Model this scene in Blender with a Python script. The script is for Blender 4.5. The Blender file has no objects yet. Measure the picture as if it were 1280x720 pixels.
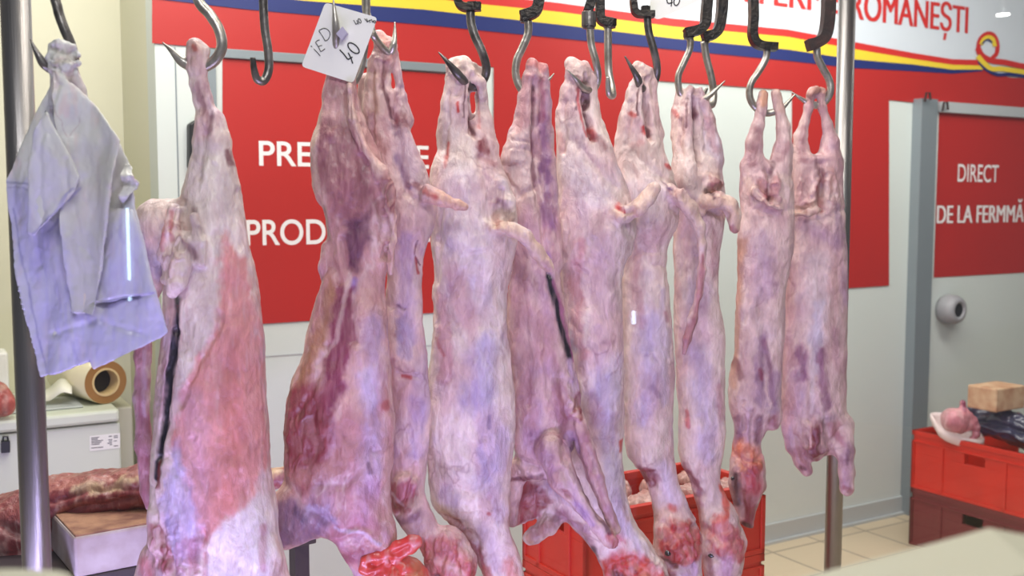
import bpy, bmesh, math, random
import numpy as np
from mathutils import Vector, Matrix

random.seed(7)
C = bpy.context.scene.collection
F = 1300.0                       # focal length in pixels of the 1280x720 frame
PITCH = math.atan(106.0 / F)
CAM = Vector((0, 0, 1.55))

# ---------------------------------------------------------------- camera, world, light, exposure
sc = bpy.context.scene
cd = bpy.data.cameras.new('camera'); cam = bpy.data.objects.new('camera', cd); C.objects.link(cam)
cam.location = CAM; cam.rotation_euler = (math.pi / 2 - PITCH, 0, 0)
cd.sensor_width = 36; cd.lens = 36 * F / 1280
cd.clip_start = .02
cd.dof.use_dof = True; cd.dof.focus_distance = 2.15; cd.dof.aperture_fstop = 36.6 / 1000 / .0085
sc.camera = cam
sc.view_settings.view_transform = 'Standard'; sc.view_settings.look = 'None'
sc.view_settings.gamma = 1; sc.view_settings.use_curve_mapping = False
sc.view_settings.exposure = -0.18

w = bpy.data.worlds.new('world'); sc.world = w; w.use_nodes = True
w.node_tree.nodes['Background'].inputs[0].default_value = (.86, .9, 1, 1)
w.node_tree.nodes['Background'].inputs[1].default_value = .17

def area(name, loc, target, sx, sy, power, col):
    l = bpy.data.lights.new(name, 'AREA'); l.shape = 'RECTANGLE'; l.size = sx; l.size_y = sy
    l.energy = power; l.color = col
    o = bpy.data.objects.new(name, l); C.objects.link(o); o.location = loc
    o.rotation_euler = (Vector(target) - Vector(loc)).to_track_quat('-Z', 'Y').to_euler()
    return o
# ceiling troffer of the shop behind the glass, added fills for the back wall, shop hall lamps, and the lilac tubes of the counter
area('shop_ceiling_light', (-.2, 2.0, 2.9), (.2, 2.7, 0), 2.6, .5, 42, (1, .955, .86))
area('back_wall_fill', (-.5, 2.7, 2.92), (-.4, 3.7, .9), 2.4, .5, 34, (1, .98, .92))
area('back_wall_fill', (1.7, 3.9, 2.92), (1.9, 5.0, .8), 3.2, .6, 82, (1, .985, .95))  # added lamp, lifts the dim right wall and door
area('hall_ceiling_light', (.2, -.6, 3.3), (.3, 2.4, 1.5), 1.5, .5, 54, (.98, .98, 1))
area('counter_tube_light', (-.3, 1.0, .28), (.1, 2.3, 1.2), 2.2, .12, 38, (.57, .51, 1.0))

# ---------------------------------------------------------------- geometry of the place
RD = Vector((.861, .509, 0)).normalized()          # direction of rail and wall
RN = Vector((-RD.y, RD.x, 0))                      # away from the camera
RAIL0 = Vector((0, 2.15, 0)); WALL0 = Vector((0, 3.96, 0))
cp, sp = math.cos(PITCH), math.sin(PITCH)
def ray(px, py):
    a, b = (px - 640) / F, -(py - 360) / F
    return Vector((a, cp + b * sp, -sp + b * cp))
def P(px, py, Y, w=0.0):
    """photo pixel at world distance Y (w: extra distance in metres)"""
    r = ray(px, py)
    return CAM + r * (Y / r.y) + Vector((0, w, 0))
def plane(px, py, p0, n):
    r = ray(px, py); t = (p0 - CAM).dot(n) / r.dot(n)
    return CAM + r * t
def W(px, py, off=0.0):                            # on the back wall, off = towards the camera
    return plane(px, py, WALL0 - RN * off, RN)
def railY(px):
    return plane(px, 254, RAIL0, RN).y
RAILZ = 2.13
def ry(px, Y=None):
    Y = Y or railY(px)
    lo, hi = -600.0, 700.0
    for _ in range(40):
        m = (lo + hi) / 2
        if P(px, m, Y).z > RAILZ: lo = m
        else: hi = m
    return lo

# ---------------------------------------------------------------- helpers
def lin(c):
    c = np.asarray(c, float) / 255.0
    return np.where(c <= .04045, c / 12.92, ((c + .055) / 1.055) ** 2.4)
def tag(o, label=None, cat=None, group=None, kind=None):
    if label: o['label'] = label
    if cat: o['category'] = cat
    if group: o['group'] = group
    if kind: o['kind'] = kind
    return o
def mat(name, rgb, rough=.5, metal=0, coat=0, bump=0, bscale=60, var=0, vscale=8, stretch=(1, 1, 1), rgb2=None, trans=0, sss=0, spec=.5):
    m = bpy.data.materials.new(name); m.use_nodes = True; nt = m.node_tree; b = nt.nodes['Principled BSDF']
    c = tuple(lin(rgb)) + (1,)
    b.inputs['Base Color'].default_value = c; b.inputs['Roughness'].default_value = rough
    b.inputs['Metallic'].default_value = metal; b.inputs['Coat Weight'].default_value = coat
    b.inputs['Transmission Weight'].default_value = trans; b.inputs['Specular IOR Level'].default_value = spec
    if sss: b.inputs['Subsurface Weight'].default_value = sss; b.inputs['Subsurface Scale'].default_value = .01
    tc = nt.nodes.new('ShaderNodeTexCoord'); mp = nt.nodes.new('ShaderNodeMapping'); mp.inputs['Scale'].default_value = stretch
    nt.links.new(tc.outputs['Object'], mp.inputs['Vector'])
    if var or rgb2:
        n = nt.nodes.new('ShaderNodeTexNoise'); n.inputs['Scale'].default_value = vscale; n.inputs['Detail'].default_value = 6
        nt.links.new(mp.outputs[0], n.inputs['Vector'])
        r = nt.nodes.new('ShaderNodeValToRGB'); r.color_ramp.elements[0].position = .35; r.color_ramp.elements[1].position = .68
        c2 = tuple(lin(rgb2)) + (1,) if rgb2 else tuple(x * (1 - var) for x in c[:3]) + (1,)
        r.color_ramp.elements[0].color = c; r.color_ramp.elements[1].color = c2
        nt.links.new(n.outputs['Fac'], r.inputs[0]); nt.links.new(r.outputs[0], b.inputs['Base Color'])
    if bump:
        n = nt.nodes.new('ShaderNodeTexNoise'); n.inputs['Scale'].default_value = bscale; n.inputs['Detail'].default_value = 4
        nt.links.new(mp.outputs[0], n.inputs['Vector'])
        bp = nt.nodes.new('ShaderNodeBump'); bp.inputs['Strength'].default_value = bump; bp.inputs['Distance'].default_value = .004
        nt.links.new(n.outputs['Fac'], bp.inputs['Height']); nt.links.new(bp.outputs[0], b.inputs['Normal'])
    return m
def mesh_obj(name, verts, faces, m, parent=None, smooth=False):
    me = bpy.data.meshes.new(name); me.from_pydata([tuple(v) for v in verts], [], faces); me.update()
    bm = bmesh.new(); bm.from_mesh(me); bmesh.ops.recalc_face_normals(bm, faces=bm.faces); bm.to_mesh(me); bm.free()
    if m: me.materials.append(m)
    if smooth: me.polygons.foreach_set('use_smooth', [True] * len(me.polygons))
    o = bpy.data.objects.new(name, me); C.objects.link(o)
    if parent: o.parent = parent; o.matrix_parent_inverse = Matrix.Translation(parent.location).inverted() if parent.type == 'EMPTY' else Matrix()
    return o
def empty(name, loc):
    o = bpy.data.objects.new(name, None); C.objects.link(o); o.location = loc; o.empty_display_size = .05
    bpy.context.view_layer.update()
    return o
class MB:
    def __init__(s): s.v = []; s.f = []
    def add(s, v, f):
        b = len(s.v); s.v += [Vector(x) for x in v]; s.f += [tuple(i + b for i in q) for q in f]
    def box(s, o, ax, ay, az):            # origin corner and three edge vectors
        o = Vector(o); ax, ay, az = Vector(ax), Vector(ay), Vector(az)
        v = [o, o + ax, o + ax + ay, o + ay]; v += [p + az for p in v]
        s.add(v, [(0, 1, 2, 3), (4, 5, 6, 7), (0, 1, 5, 4), (1, 2, 6, 5), (2, 3, 7, 6), (3, 0, 4, 7)])
    def prism(s, pts, d):                 # polygon pushed along d
        n = len(pts); pts = [Vector(p) for p in pts]; d = Vector(d)
        s.add(pts + [p + d for p in pts], [tuple(range(n)), tuple(range(2 * n - 1, n - 1, -1))] + [(i, (i + 1) % n, n + (i + 1) % n, n + i) for i in range(n)])
    def tube(s, pts, r, seg=14, flat=None):
        pts = [Vector(p) for p in pts]; n = len(pts)
        rs = r if isinstance(r, (list, tuple)) else [r] * n
        t0 = (pts[1] - pts[0]).normalized(); up = Vector((0, 1, 0)) if abs(t0.y) < .8 else Vector((1, 0, 0))
        a = t0.cross(up).normalized(); v = []
        for i, p in enumerate(pts):
            t = (pts[min(i + 1, n - 1)] - pts[max(i - 1, 0)]).normalized()
            a = (a - t * a.dot(t)).normalized(); b = t.cross(a)
            for k in range(seg):
                th = 2 * math.pi * k / seg; v.append(p + (a * math.cos(th) + b * math.sin(th)) * rs[i])
        f = [(i * seg + k, i * seg + (k + 1) % seg, (i + 1) * seg + (k + 1) % seg, (i + 1) * seg + k) for i in range(n - 1) for k in range(seg)]
        f += [tuple(range(seg - 1, -1, -1)), tuple(range((n - 1) * seg, n * seg))]
        s.add(v, f)
    def lathe(s, base, axis, prof, seg=32):   # prof: (distance along axis, radius)
        axis = Vector(axis).normalized(); u = axis.orthogonal().normalized(); w_ = axis.cross(u); v = []
        for (h, r) in prof:
            for k in range(seg):
                th = 2 * math.pi * k / seg; v.append(Vector(base) + axis * h + (u * math.cos(th) + w_ * math.sin(th)) * max(r, 1e-5))
        n = len(prof)
        s.add(v, [(i * seg + k, i * seg + (k + 1) % seg, (i + 1) * seg + (k + 1) % seg, (i + 1) * seg + k) for i in range(n - 1) for k in range(seg)])
    def build(s, name, m, parent=None, smooth=False, bevel=0):
        o = mesh_obj(name, s.v, s.f, m, parent, smooth)
        if bevel:
            bv = o.modifiers.new('bevel', 'BEVEL'); bv.width = bevel; bv.segments = 2; bv.limit_method = 'ANGLE'
        return o
def spline(pts, n=8):
    """Catmull-Rom through the points (tuples of any length)"""
    a = [np.array(p, float) for p in pts]; a = [2 * a[0] - a[1]] + a + [2 * a[-1] - a[-2]]; out = []
    for i in range(1, len(a) - 2):
        for k in range(n):
            t = k / n
            out.append(.5 * ((2 * a[i]) + (-a[i - 1] + a[i + 1]) * t + (2 * a[i - 1] - 5 * a[i] + 4 * a[i + 1] - a[i + 2]) * t * t + (-a[i - 1] + 3 * a[i] - 3 * a[i + 1] + a[i + 2]) * t ** 3))
    out.append(a[-2]); return out

# ---------------------------------------------------------------- noise and implicit surfaces
def hash3(ix, iy, iz, seed):
    h = (ix.astype(np.int64) * 374761393 + iy.astype(np.int64) * 668265263 + iz.astype(np.int64) * 2147483647 + seed * 1274126177) & 0xffffffff
    h = ((h ^ (h >> 13)) * 1274126177) & 0xffffffff
    h = ((h ^ (h >> 16)) * 2246822519) & 0xffffffff
    return ((h ^ (h >> 15)) & 0xffff) / 32767.5 - 1
def noise(p, scale, seed=0, octaves=3):
    """value noise of points p (N,3), scale = cell size (3 numbers)"""
    q = p / np.asarray(scale, float); out = np.zeros(len(p)); amp = 1.0; tot = 0
    for o in range(octaves):
        i = np.floor(q); f = q - i; f = f * f * f * (f * (f * 6 - 15) + 10); i = i.astype(np.int64); r = 0
        for dx in (0, 1):
            for dy in (0, 1):
                for dz in (0, 1):
                    wgt = (f[:, 0] if dx else 1 - f[:, 0]) * (f[:, 1] if dy else 1 - f[:, 1]) * (f[:, 2] if dz else 1 - f[:, 2])
                    r = r + wgt * hash3(i[:, 0] + dx, i[:, 1] + dy, i[:, 2] + dz, seed + o * 17)
        out += r * amp; tot += amp; amp *= .5; q = q * 2.03 + 11.7
    return out / tot * 1.5
def smin(a, b, k):
    h = np.maximum(k - np.abs(a - b), 0) / k
    return np.minimum(a, b) - h * h * k * .25
class Field:
    """distance field over pixel x, pixel y, depth w (pixel units)"""
    def __init__(s, lo, hi, h=2.0):
        h = min(h, 1.6) if h <= 2.0 else h; s.h = h; s.lo = np.array(lo, float); n = np.ceil((np.array(hi, float) - s.lo) / h).astype(int) + 1
        s.ax = [s.lo[i] + h * np.arange(n[i]) for i in range(3)]
        s.d = np.full(tuple(n), 60.0, np.float32)
    def sub(s, lo, hi, pad=22):
        sl = []
        for i in range(3):
            a = max(0, int((lo[i] - pad - s.lo[i]) / s.h)); b = min(s.d.shape[i], int((hi[i] + pad - s.lo[i]) / s.h) + 2)
            sl.append(slice(a, max(b, a + 1)))
        sl = tuple(sl)
        X = s.ax[0][sl[0]][:, None, None]; Y = s.ax[1][sl[1]][None, :, None]; Z = s.ax[2][sl[2]][None, None, :]
        return sl, X, Y, Z
    def put(s, sl, d, k, cut=False):
        if cut: s.d[sl] = -smin(-s.d[sl], d, k)
        else: s.d[sl] = smin(s.d[sl], d, k)
    def col(s, rows, ratio=.7, wc=0, k=8, p=2.3, cut=False, minw=0):
        """rows: (y, xl, xr[, ratio[, wc]]) from top to bottom"""
        R = [tuple(r) + (ratio, wc)[len(r) - 3:] if len(r) < 5 else tuple(r) for r in rows]
        R = np.array(sorted(R), float)
        y0, y1 = R[0, 0], R[-1, 0]; yy = s.ax[1]
        it = lambda c: np.convolve(np.interp(np.linspace(y0 - 6, y1 + 6, int(y1 - y0) + 13), R[:, 0], c), np.ones(9) / 9, 'same')
        base = np.linspace(y0 - 6, y1 + 6, int(y1 - y0) + 13)[4:-4]
        g = lambda c: np.interp(yy, base, it(c)[4:-4])
        xl, xr, ra, wcs = g(R[:, 1]), g(R[:, 2]), g(R[:, 3]), g(R[:, 4])
        rmax = (R[:, 2] - R[:, 1]).max() / 2
        sl, X, Y, Z = s.sub((R[:, 1].min(), y0, R[:, 4].min() - rmax * R[:, 3].max()), (R[:, 2].max(), y1, R[:, 4].max() + rmax * R[:, 3].max()))
        cx = ((xl + xr) / 2)[sl[1]][None, :, None]; rx = np.maximum((xr - xl) / 2, 1)[sl[1]][None, :, None]
        rw = np.maximum(rx * ra[sl[1]][None, :, None], minw); wq = wcs[sl[1]][None, :, None]
        q = (np.abs((X - cx) / rx) ** p + np.abs((Z - wq) / rw) ** p) ** (1 / p)
        d = (q - 1) * np.minimum(rx, rw)
        e = np.maximum(np.maximum(y0 - Y, Y - y1), 0)
        cap = 6.0
        d = np.where(e > 0, np.sqrt(np.maximum(d + cap, 0) ** 2 + (e * 1.0) ** 2) - cap, d)
        s.put(sl, d.astype(np.float32), k, cut)
    def chain(s, pts, flat=1.0, k=8, cut=False):
        """pts: (x, y, w, r); flat = depth radius / r"""
        for (a, b) in zip(pts[:-1], pts[1:]):
            A, B = np.array(a[:3], float), np.array(b[:3], float); r0, r1 = a[3], b[3]; rm = max(r0, r1)
            sl, X, Y, Z = s.sub(np.minimum(A, B) - rm, np.maximum(A, B) + rm, 18)
            D = B - A; L = (D ** 2).sum() + 1e-6
            t = np.clip(((X - A[0]) * D[0] + (Y - A[1]) * D[1] + (Z - A[2]) * D[2]) / L, 0, 1)
            r = r0 + (r1 - r0) * t
            dx, dy, dz = X - A[0] - D[0] * t, Y - A[1] - D[1] * t, (Z - A[2] - D[2] * t) / flat
            d = (np.sqrt(dx * dx + dy * dy + dz * dz) - r) * min(flat, 1)
            s.put(sl, d.astype(np.float32), k, cut)
    def blob(s, x, y, w, rx, ry_, rw, k=10, cut=False, rot=0):
        rm = max(rx, ry_)
        sl, X, Y, Z = s.sub((x - rm, y - rm, w - rw), (x + rm, y + rm, w + rw))
        c_, s_ = math.cos(math.radians(rot)), math.sin(math.radians(rot))
        u = ((X - x) * c_ + (Y - y) * s_) / rx; v = (-(X - x) * s_ + (Y - y) * c_) / ry_; z = (Z - w) / rw
        q = np.sqrt(u * u + v * v + z * z)
        s.put(sl, ((q - 1) * min(rx, ry_, rw)).astype(np.float32), k, cut)
    def mesh(s):
        d = s.d; neg = d < 0; nx, ny, nz = d.shape
        cnt = np.zeros((nx - 1, ny - 1, nz - 1)); acc = np.zeros((nx - 1, ny - 1, nz - 1, 3))
        offs = [(0, 0), (0, 1), (1, 0), (1, 1)]; crosses = []
        for a in range(3):
            o = [slice(None)] * 3; o1 = list(o); o[a] = slice(0, -1); o1[a] = slice(1, None)
            d0, d1 = d[tuple(o)], d[tuple(o1)]; cr = neg[tuple(o)] != neg[tuple(o1)]; crosses.append((cr, neg[tuple(o)]))
            t = np.where(cr, d0 / np.where(cr, d0 - d1, 1), 0)
            b, c = [i for i in range(3) if i != a]
            for (ob, oc) in offs:
                q = [slice(None)] * 3; q[b] = slice(ob, d.shape[b] - 1 + ob); q[c] = slice(oc, d.shape[c] - 1 + oc)
                m = cr[tuple(q)]; cnt += m
                acc[..., a] += np.where(m, t[tuple(q)], 0); acc[..., b] += m * ob; acc[..., c] += m * oc
        act = cnt > 0; idx = -np.ones(act.shape, np.int64); idx[act] = np.arange(act.sum())
        ijk = np.argwhere(act); V = (ijk + acc[act] / cnt[act][:, None]) * s.h + s.lo
        faces = []
        for a in range(3):
            cr, ng = crosses[a]; b, c = (a + 1) % 3, (a + 2) % 3
            e = np.argwhere(cr); e = e[(e[:, b] > 0) & (e[:, c] > 0) & (e[:, b] < d.shape[b] - 1) & (e[:, c] < d.shape[c] - 1)]
            q = []
            for (ob, oc) in ((-1, -1), (0, -1), (0, 0), (-1, 0)):
                z = e.copy(); z[:, b] += ob; z[:, c] += oc; q.append(idx[z[:, 0], z[:, 1], z[:, 2]])
            q = np.stack(q, 1); fl = ~ng[e[:, 0], e[:, 1], e[:, 2]]; q[fl] = q[fl][:, ::-1]
            faces.append(q)
        Fc = np.concatenate(faces); Fc = Fc[(Fc >= 0).all(1)]
        return V, Fc
def np_mesh(name, V, Fc):
    me = bpy.data.meshes.new(name)
    me.vertices.add(len(V)); me.vertices.foreach_set('co', V.astype(np.float32).ravel())
    me.loops.add(Fc.size); me.loops.foreach_set('vertex_index', Fc.astype(np.int32).ravel())
    me.polygons.add(len(Fc)); me.polygons.foreach_set('loop_start', np.arange(0, Fc.size, Fc.shape[1], dtype=np.int32))
    me.polygons.foreach_set('use_smooth', np.ones(len(Fc), bool))
    me.update(calc_edges=True); me.validate()
    return me
def vnormals(V, Fc):
    n = np.cross(V[Fc[:, 2]] - V[Fc[:, 0]], V[Fc[:, 3]] - V[Fc[:, 1]]); N = np.zeros_like(V)
    for j in range(4): np.add.at(N, Fc[:, j], n)
    return N / (np.linalg.norm(N, axis=1, keepdims=True) + 1e-9)
def dpoly(V, pts):
    """distance in the picture plane to a polyline of (x, y)"""
    best = np.full(len(V), 1e9); P2 = V[:, :2]
    for a, b in zip(pts[:-1], pts[1:]):
        a, b = np.array(a[:2], float), np.array(b[:2], float); D = b - a; L = (D ** 2).sum() + 1e-9
        t = np.clip(((P2 - a) @ D) / L, 0, 1); best = np.minimum(best, np.linalg.norm(P2 - a - t[:, None] * D, axis=1))
    return best
def smooth01(x): x = np.clip(x, 0, 1); return x * x * (3 - 2 * x)
def world_pts(V, Y, s):
    a = (V[:, 0] - 640) / F; b = -(V[:, 1] - 360) / F
    r = np.stack([a, cp + b * sp, -sp + b * cp], 1); r = r * (Y / r[:, 1])[:, None] + np.array(CAM)
    r[:, 1] += V[:, 2] * s
    return r
def eye_on(o, px, py, r, parent_m):
    """a small eyeball set into the surface of o where the photo shows it"""
    me = o.data; n = len(me.vertices); co = np.zeros(n * 3); me.vertices.foreach_get('co', co); co = co.reshape(-1, 3)
    d = co - np.array(CAM); a = ray(px, py); a = np.array(a / a.length); t = d @ a; off = np.linalg.norm(d - t[:, None] * a, axis=1)
    k = np.where(off < .006)[0]; k = k[np.argmin(t[k])]; c = Vector(co[k]); mb = MB()
    mb.lathe(c + Vector((0, r * .75, -r)), (0, 0, 1), [(r - r * math.cos(q * math.pi / 10), r * math.sin(q * math.pi / 10)) for q in range(11)], 20)
    return mb.build('eye', parent_m, o, smooth=True)
def flesh_mat(name, rough=.42, coat=.3, vein=.22):
    m = bpy.data.materials.new(name); m.use_nodes = True; nt = m.node_tree; b = nt.nodes['Principled BSDF']; L = nt.links.new
    at = nt.nodes.new('ShaderNodeAttribute'); at.attribute_name = 'flesh'
    tc = nt.nodes.new('ShaderNodeTexCoord')
    def nz(scale, det, st, dist=0, rough_=.55):
        mp = nt.nodes.new('ShaderNodeMapping'); mp.inputs['Scale'].default_value = st; L(tc.outputs['Object'], mp.inputs['Vector'])
        n = nt.nodes.new('ShaderNodeTexNoise'); n.inputs['Scale'].default_value = scale; n.inputs['Detail'].default_value = det
        n.inputs['Distortion'].default_value = dist; n.inputs['Roughness'].default_value = rough_; L(mp.outputs[0], n.inputs['Vector']); return n
    def ramp(src, p0, p1, c0, c1):
        r = nt.nodes.new('ShaderNodeValToRGB'); e = r.color_ramp.elements; e[0].position = p0; e[1].position = p1
        e[0].color = c0 + (1,); e[1].color = c1 + (1,); L(src, r.inputs[0]); return r
    def mix(kind, fac, a, b_):
        x = nt.nodes.new('ShaderNodeMix'); x.data_type = 'RGBA'; x.blend_type = kind
        if isinstance(fac, float): x.inputs[0].default_value = fac
        else: L(fac, x.inputs[0])
        L(a, x.inputs[6])
        if isinstance(b_, tuple): x.inputs[7].default_value = b_ + (1,)
        else: L(b_, x.inputs[7])
        return x.outputs[2]
    n1 = nz(26, 8, (1, 1, .55), .8); n2 = nz(110, 5, (1, 1, .4), .5); n3 = nz(9, 6, (1, 1, .6), 1.6)
    n4 = nz(420, 3, (1, 1, .8))
    c = mix('MULTIPLY', 1.0, at.outputs['Color'], ramp(n1.outputs['Fac'], .3, .72, (.72, .68, .69), (1.12, 1.13, 1.12)).outputs[0])
    c = mix('MULTIPLY', .9, c, ramp(n2.outputs['Fac'], .3, .7, (.84, .77, .78), (1.1, 1.1, 1.1)).outputs[0])
    # thin blood vessels: narrow band of a distorted noise
    v = nt.nodes.new('ShaderNodeMath'); v.operation = 'SUBTRACT'; v.inputs[1].default_value = .5; L(n3.outputs['Fac'], v.inputs[0])
    v2 = nt.nodes.new('ShaderNodeMath'); v2.operation = 'ABSOLUTE'; L(v.outputs[0], v2.inputs[0])
    vr = ramp(v2.outputs[0], .0, .012, (vein, vein, vein), (0, 0, 0))
    msk = nz(6, 2, (1, 1, 1)); mr = ramp(msk.outputs['Fac'], .5, .62, (0, 0, 0), (1, 1, 1))
    vm = mix('MULTIPLY', 1.0, vr.outputs[0], mr.outputs[0])
    c = mix('MIX', vm, c, tuple(lin((150, 70, 85))))
    L(c, b.inputs['Base Color'])
    rr = nt.nodes.new('ShaderNodeMapRange'); rr.inputs[3].default_value = rough - .12; rr.inputs[4].default_value = rough + .2
    L(n1.outputs['Fac'], rr.inputs[0]); L(rr.outputs[0], b.inputs['Roughness'])
    b.inputs['Coat Weight'].default_value = coat; b.inputs['Coat Roughness'].default_value = .28
    b.inputs['Subsurface Weight'].default_value = .06; b.inputs['Subsurface Scale'].default_value = .006
    b.inputs['Subsurface Radius'].default_value = (1, .35, .25)
    def bump(src, st, dist, prev=None):
        q = nt.nodes.new('ShaderNodeBump'); q.inputs['Strength'].default_value = st; q.inputs['Distance'].default_value = dist
        L(src, q.inputs['Height'])
        if prev: L(prev, q.inputs['Normal'])
        return q.outputs[0]
    nn = bump(n1.outputs['Fac'], .8, .008); nn = bump(n2.outputs['Fac'], .7, .004, nn); nn = bump(n4.outputs['Fac'], .4, .0015, nn)
    L(nn, b.inputs['Normal'])
    return m
# ---------------------------------------------------------------- the room
M = {}
M['white_panel'] = mat('white_panel', (206, 214, 208), .38, var=.04, vscale=1.5, bump=.05, bscale=20)
M['cream_panel'] = mat('cream_panel', (214, 212, 184), .45, var=.05, vscale=2)
M['red'] = mat('red_vinyl', (174, 37, 33), .4, var=.05, vscale=2)
M['white_vinyl'] = mat('white_vinyl', (206, 214, 220), .4)
M['yellow'] = mat('yellow_vinyl', (226, 198, 52), .45)
M['blue'] = mat('blue_vinyl', (24, 38, 100), .45)
M['letter_white'] = mat('letter_white', (226, 224, 222), .45)
M['letter_red'] = mat('letter_red', (196, 40, 36), .45)
M['grey_metal'] = mat('grey_metal', (132, 142, 146), .45, .3)
M['light_metal'] = mat('light_metal', (186, 192, 192), .4, .2)
M['steel'] = mat('steel', (150, 146, 144), .36, 1, bump=.15, bscale=60, stretch=(8, 8, .3))
M['hook_steel'] = mat('hook_steel', (196, 192, 184), .34, .85, bump=.2, bscale=90, rgb2=(150, 143, 132), vscale=40)
M['dark_steel'] = mat('dark_steel', (142, 138, 134), .36, .85, bump=.3, bscale=90, rgb2=(78, 74, 72), vscale=30)
M['iron'] = mat('dark_iron', (36, 35, 36), .38, .8, bump=.5, bscale=120, rgb2=(62, 56, 50), vscale=50)
M['rust_iron'] = mat('rusty_iron', (70, 50, 46), .6, .5, bump=.5, bscale=120, rgb2=(48, 42, 40), vscale=40)
M['black'] = mat('black', (26, 26, 28), .5)
M['ink'] = mat('ink', (34, 34, 38), .7)
M['card'] = mat('card', (232, 232, 224), .5)
M['freezer'] = mat('freezer_white', (206, 212, 194), .35, var=.05, vscale=5)
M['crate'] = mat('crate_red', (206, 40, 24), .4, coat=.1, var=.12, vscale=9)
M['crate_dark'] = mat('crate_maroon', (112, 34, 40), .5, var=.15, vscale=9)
M['cream_ledge'] = mat('cream_ledge', (184, 181, 158), .5)
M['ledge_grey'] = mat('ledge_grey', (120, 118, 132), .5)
M['block_white'] = mat('block_white', (206, 196, 200), .6, rgb2=(168, 148, 146), vscale=14, bump=.4, bscale=40)
M['block_top'] = mat('block_top', (176, 132, 106), .7, rgb2=(120, 76, 66), vscale=22, bump=1, bscale=60)
M['table'] = mat('dark_table', (62, 52, 58), .5)

def tiles():
    m = bpy.data.materials.new('floor_tiles'); m.use_nodes = True; nt = m.node_tree; b = nt.nodes['Principled BSDF']
    tc = nt.nodes.new('ShaderNodeTexCoord'); mp = nt.nodes.new('ShaderNodeMapping'); mp.inputs['Rotation'].default_value = (0, 0, math.atan2(RD.y, RD.x))
    mp.vector_type = 'TEXTURE'
    br = nt.nodes.new('ShaderNodeTexBrick'); br.offset = 0; br.inputs['Scale'].default_value = 1; br.inputs['Brick Width'].default_value = .3; br.inputs['Row Height'].default_value = .3
    br.inputs['Mortar Size'].default_value = .006; br.inputs['Mortar Smooth'].default_value = .3
    br.inputs['Color1'].default_value = tuple(lin((206, 190, 160))) + (1,); br.inputs['Color2'].default_value = tuple(lin((194, 178, 150))) + (1,); br.inputs['Mortar'].default_value = tuple(lin((140, 128, 112))) + (1,)
    nt.links.new(tc.outputs['Object'], mp.inputs[0]); nt.links.new(mp.outputs[0], br.inputs[0]); nt.links.new(br.outputs[0], b.inputs['Base Color']); b.inputs['Roughness'].default_value = .35
    return m
def struct(name, mb, m): return tag(mb.build(name, m), kind='structure')
zup = Vector((0, 0, 1))
def flat(v): return Vector((v.x, v.y, 0))
mb = MB(); mb.box((-5, -1.2, -.1), (11, 0, 0), (0, 9, 0), (0, 0, .1)); struct('floor', mb, tiles())
w0 = flat(W(195, 120))
mb = MB(); mb.box(w0, RD * 6.5, RN * .12, zup * 3.0); struct('wall_back', mb, M['white_panel'])
mb = MB(); mb.box(w0 + RN * .12 - RD * .0, RD * .1, RN * .43, zup * 3.0); struct('wall_return', mb, M['cream_panel'])
c0 = w0 + RN * .55
mb = MB(); mb.box(c0 - RD * 3.6, RD * 3.8, RN * .1, zup * 3.0); struct('wall_left', mb, M['cream_panel'])
mb = MB(); mb.box(Vector((-5, 1.75, 3.0)), (11, 0, 0), (0, 6.1, 0), (0, 0, .1)); struct('ceiling', mb, M['white_panel'])
# base channel
a = flat(W(960, 693)); b0 = flat(W(195, 500))
mb = MB(); L_ = (flat(W(1139, 640)) - b0).length
mb.box(b0 - RN * .012, RD * L_, RN * .012, zup * .088); mb.box(b0 - RN * .03, RD * L_, RN * .03, zup * .012); mb.box(b0 - RN * .02, RD * L_, RN * .02, zup * .01 + zup * 0)
struct('baseboard_back', mb, M['light_metal'])

def wall_poly(pts, off, th=.002):
    mb = MB(); mb.prism([W(x, y, off) for x, y in pts], -RN * th); return mb
def wall_band(top, bot, off, th=.0015):
    mb = MB(); n = len(top)
    for i in range(n - 1):
        mb.prism([W(*top[i], off), W(*top[i + 1], off), W(*bot[i + 1], off), W(*bot[i], off)], -RN * th)
    return mb
def stroke_strip(mb, pts, wd, to3, nrm, th):
    pts = [np.array(p, float) for p in pts]; L, R = [], []
    for i, p in enumerate(pts):
        d = pts[min(i + 1, len(pts) - 1)] - pts[max(i - 1, 0)]; d = d / (np.linalg.norm(d) + 1e-9); nn_ = np.array([-d[1], d[0]])
        ww = wd[i] if isinstance(wd, (list, tuple)) else wd
        L.append(to3(*(p + nn_ * ww / 2))); R.append(to3(*(p - nn_ * ww / 2)))
    for i in range(len(pts) - 1): mb.prism([L[i], L[i + 1], R[i + 1], R[i]], nrm * th)
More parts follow.
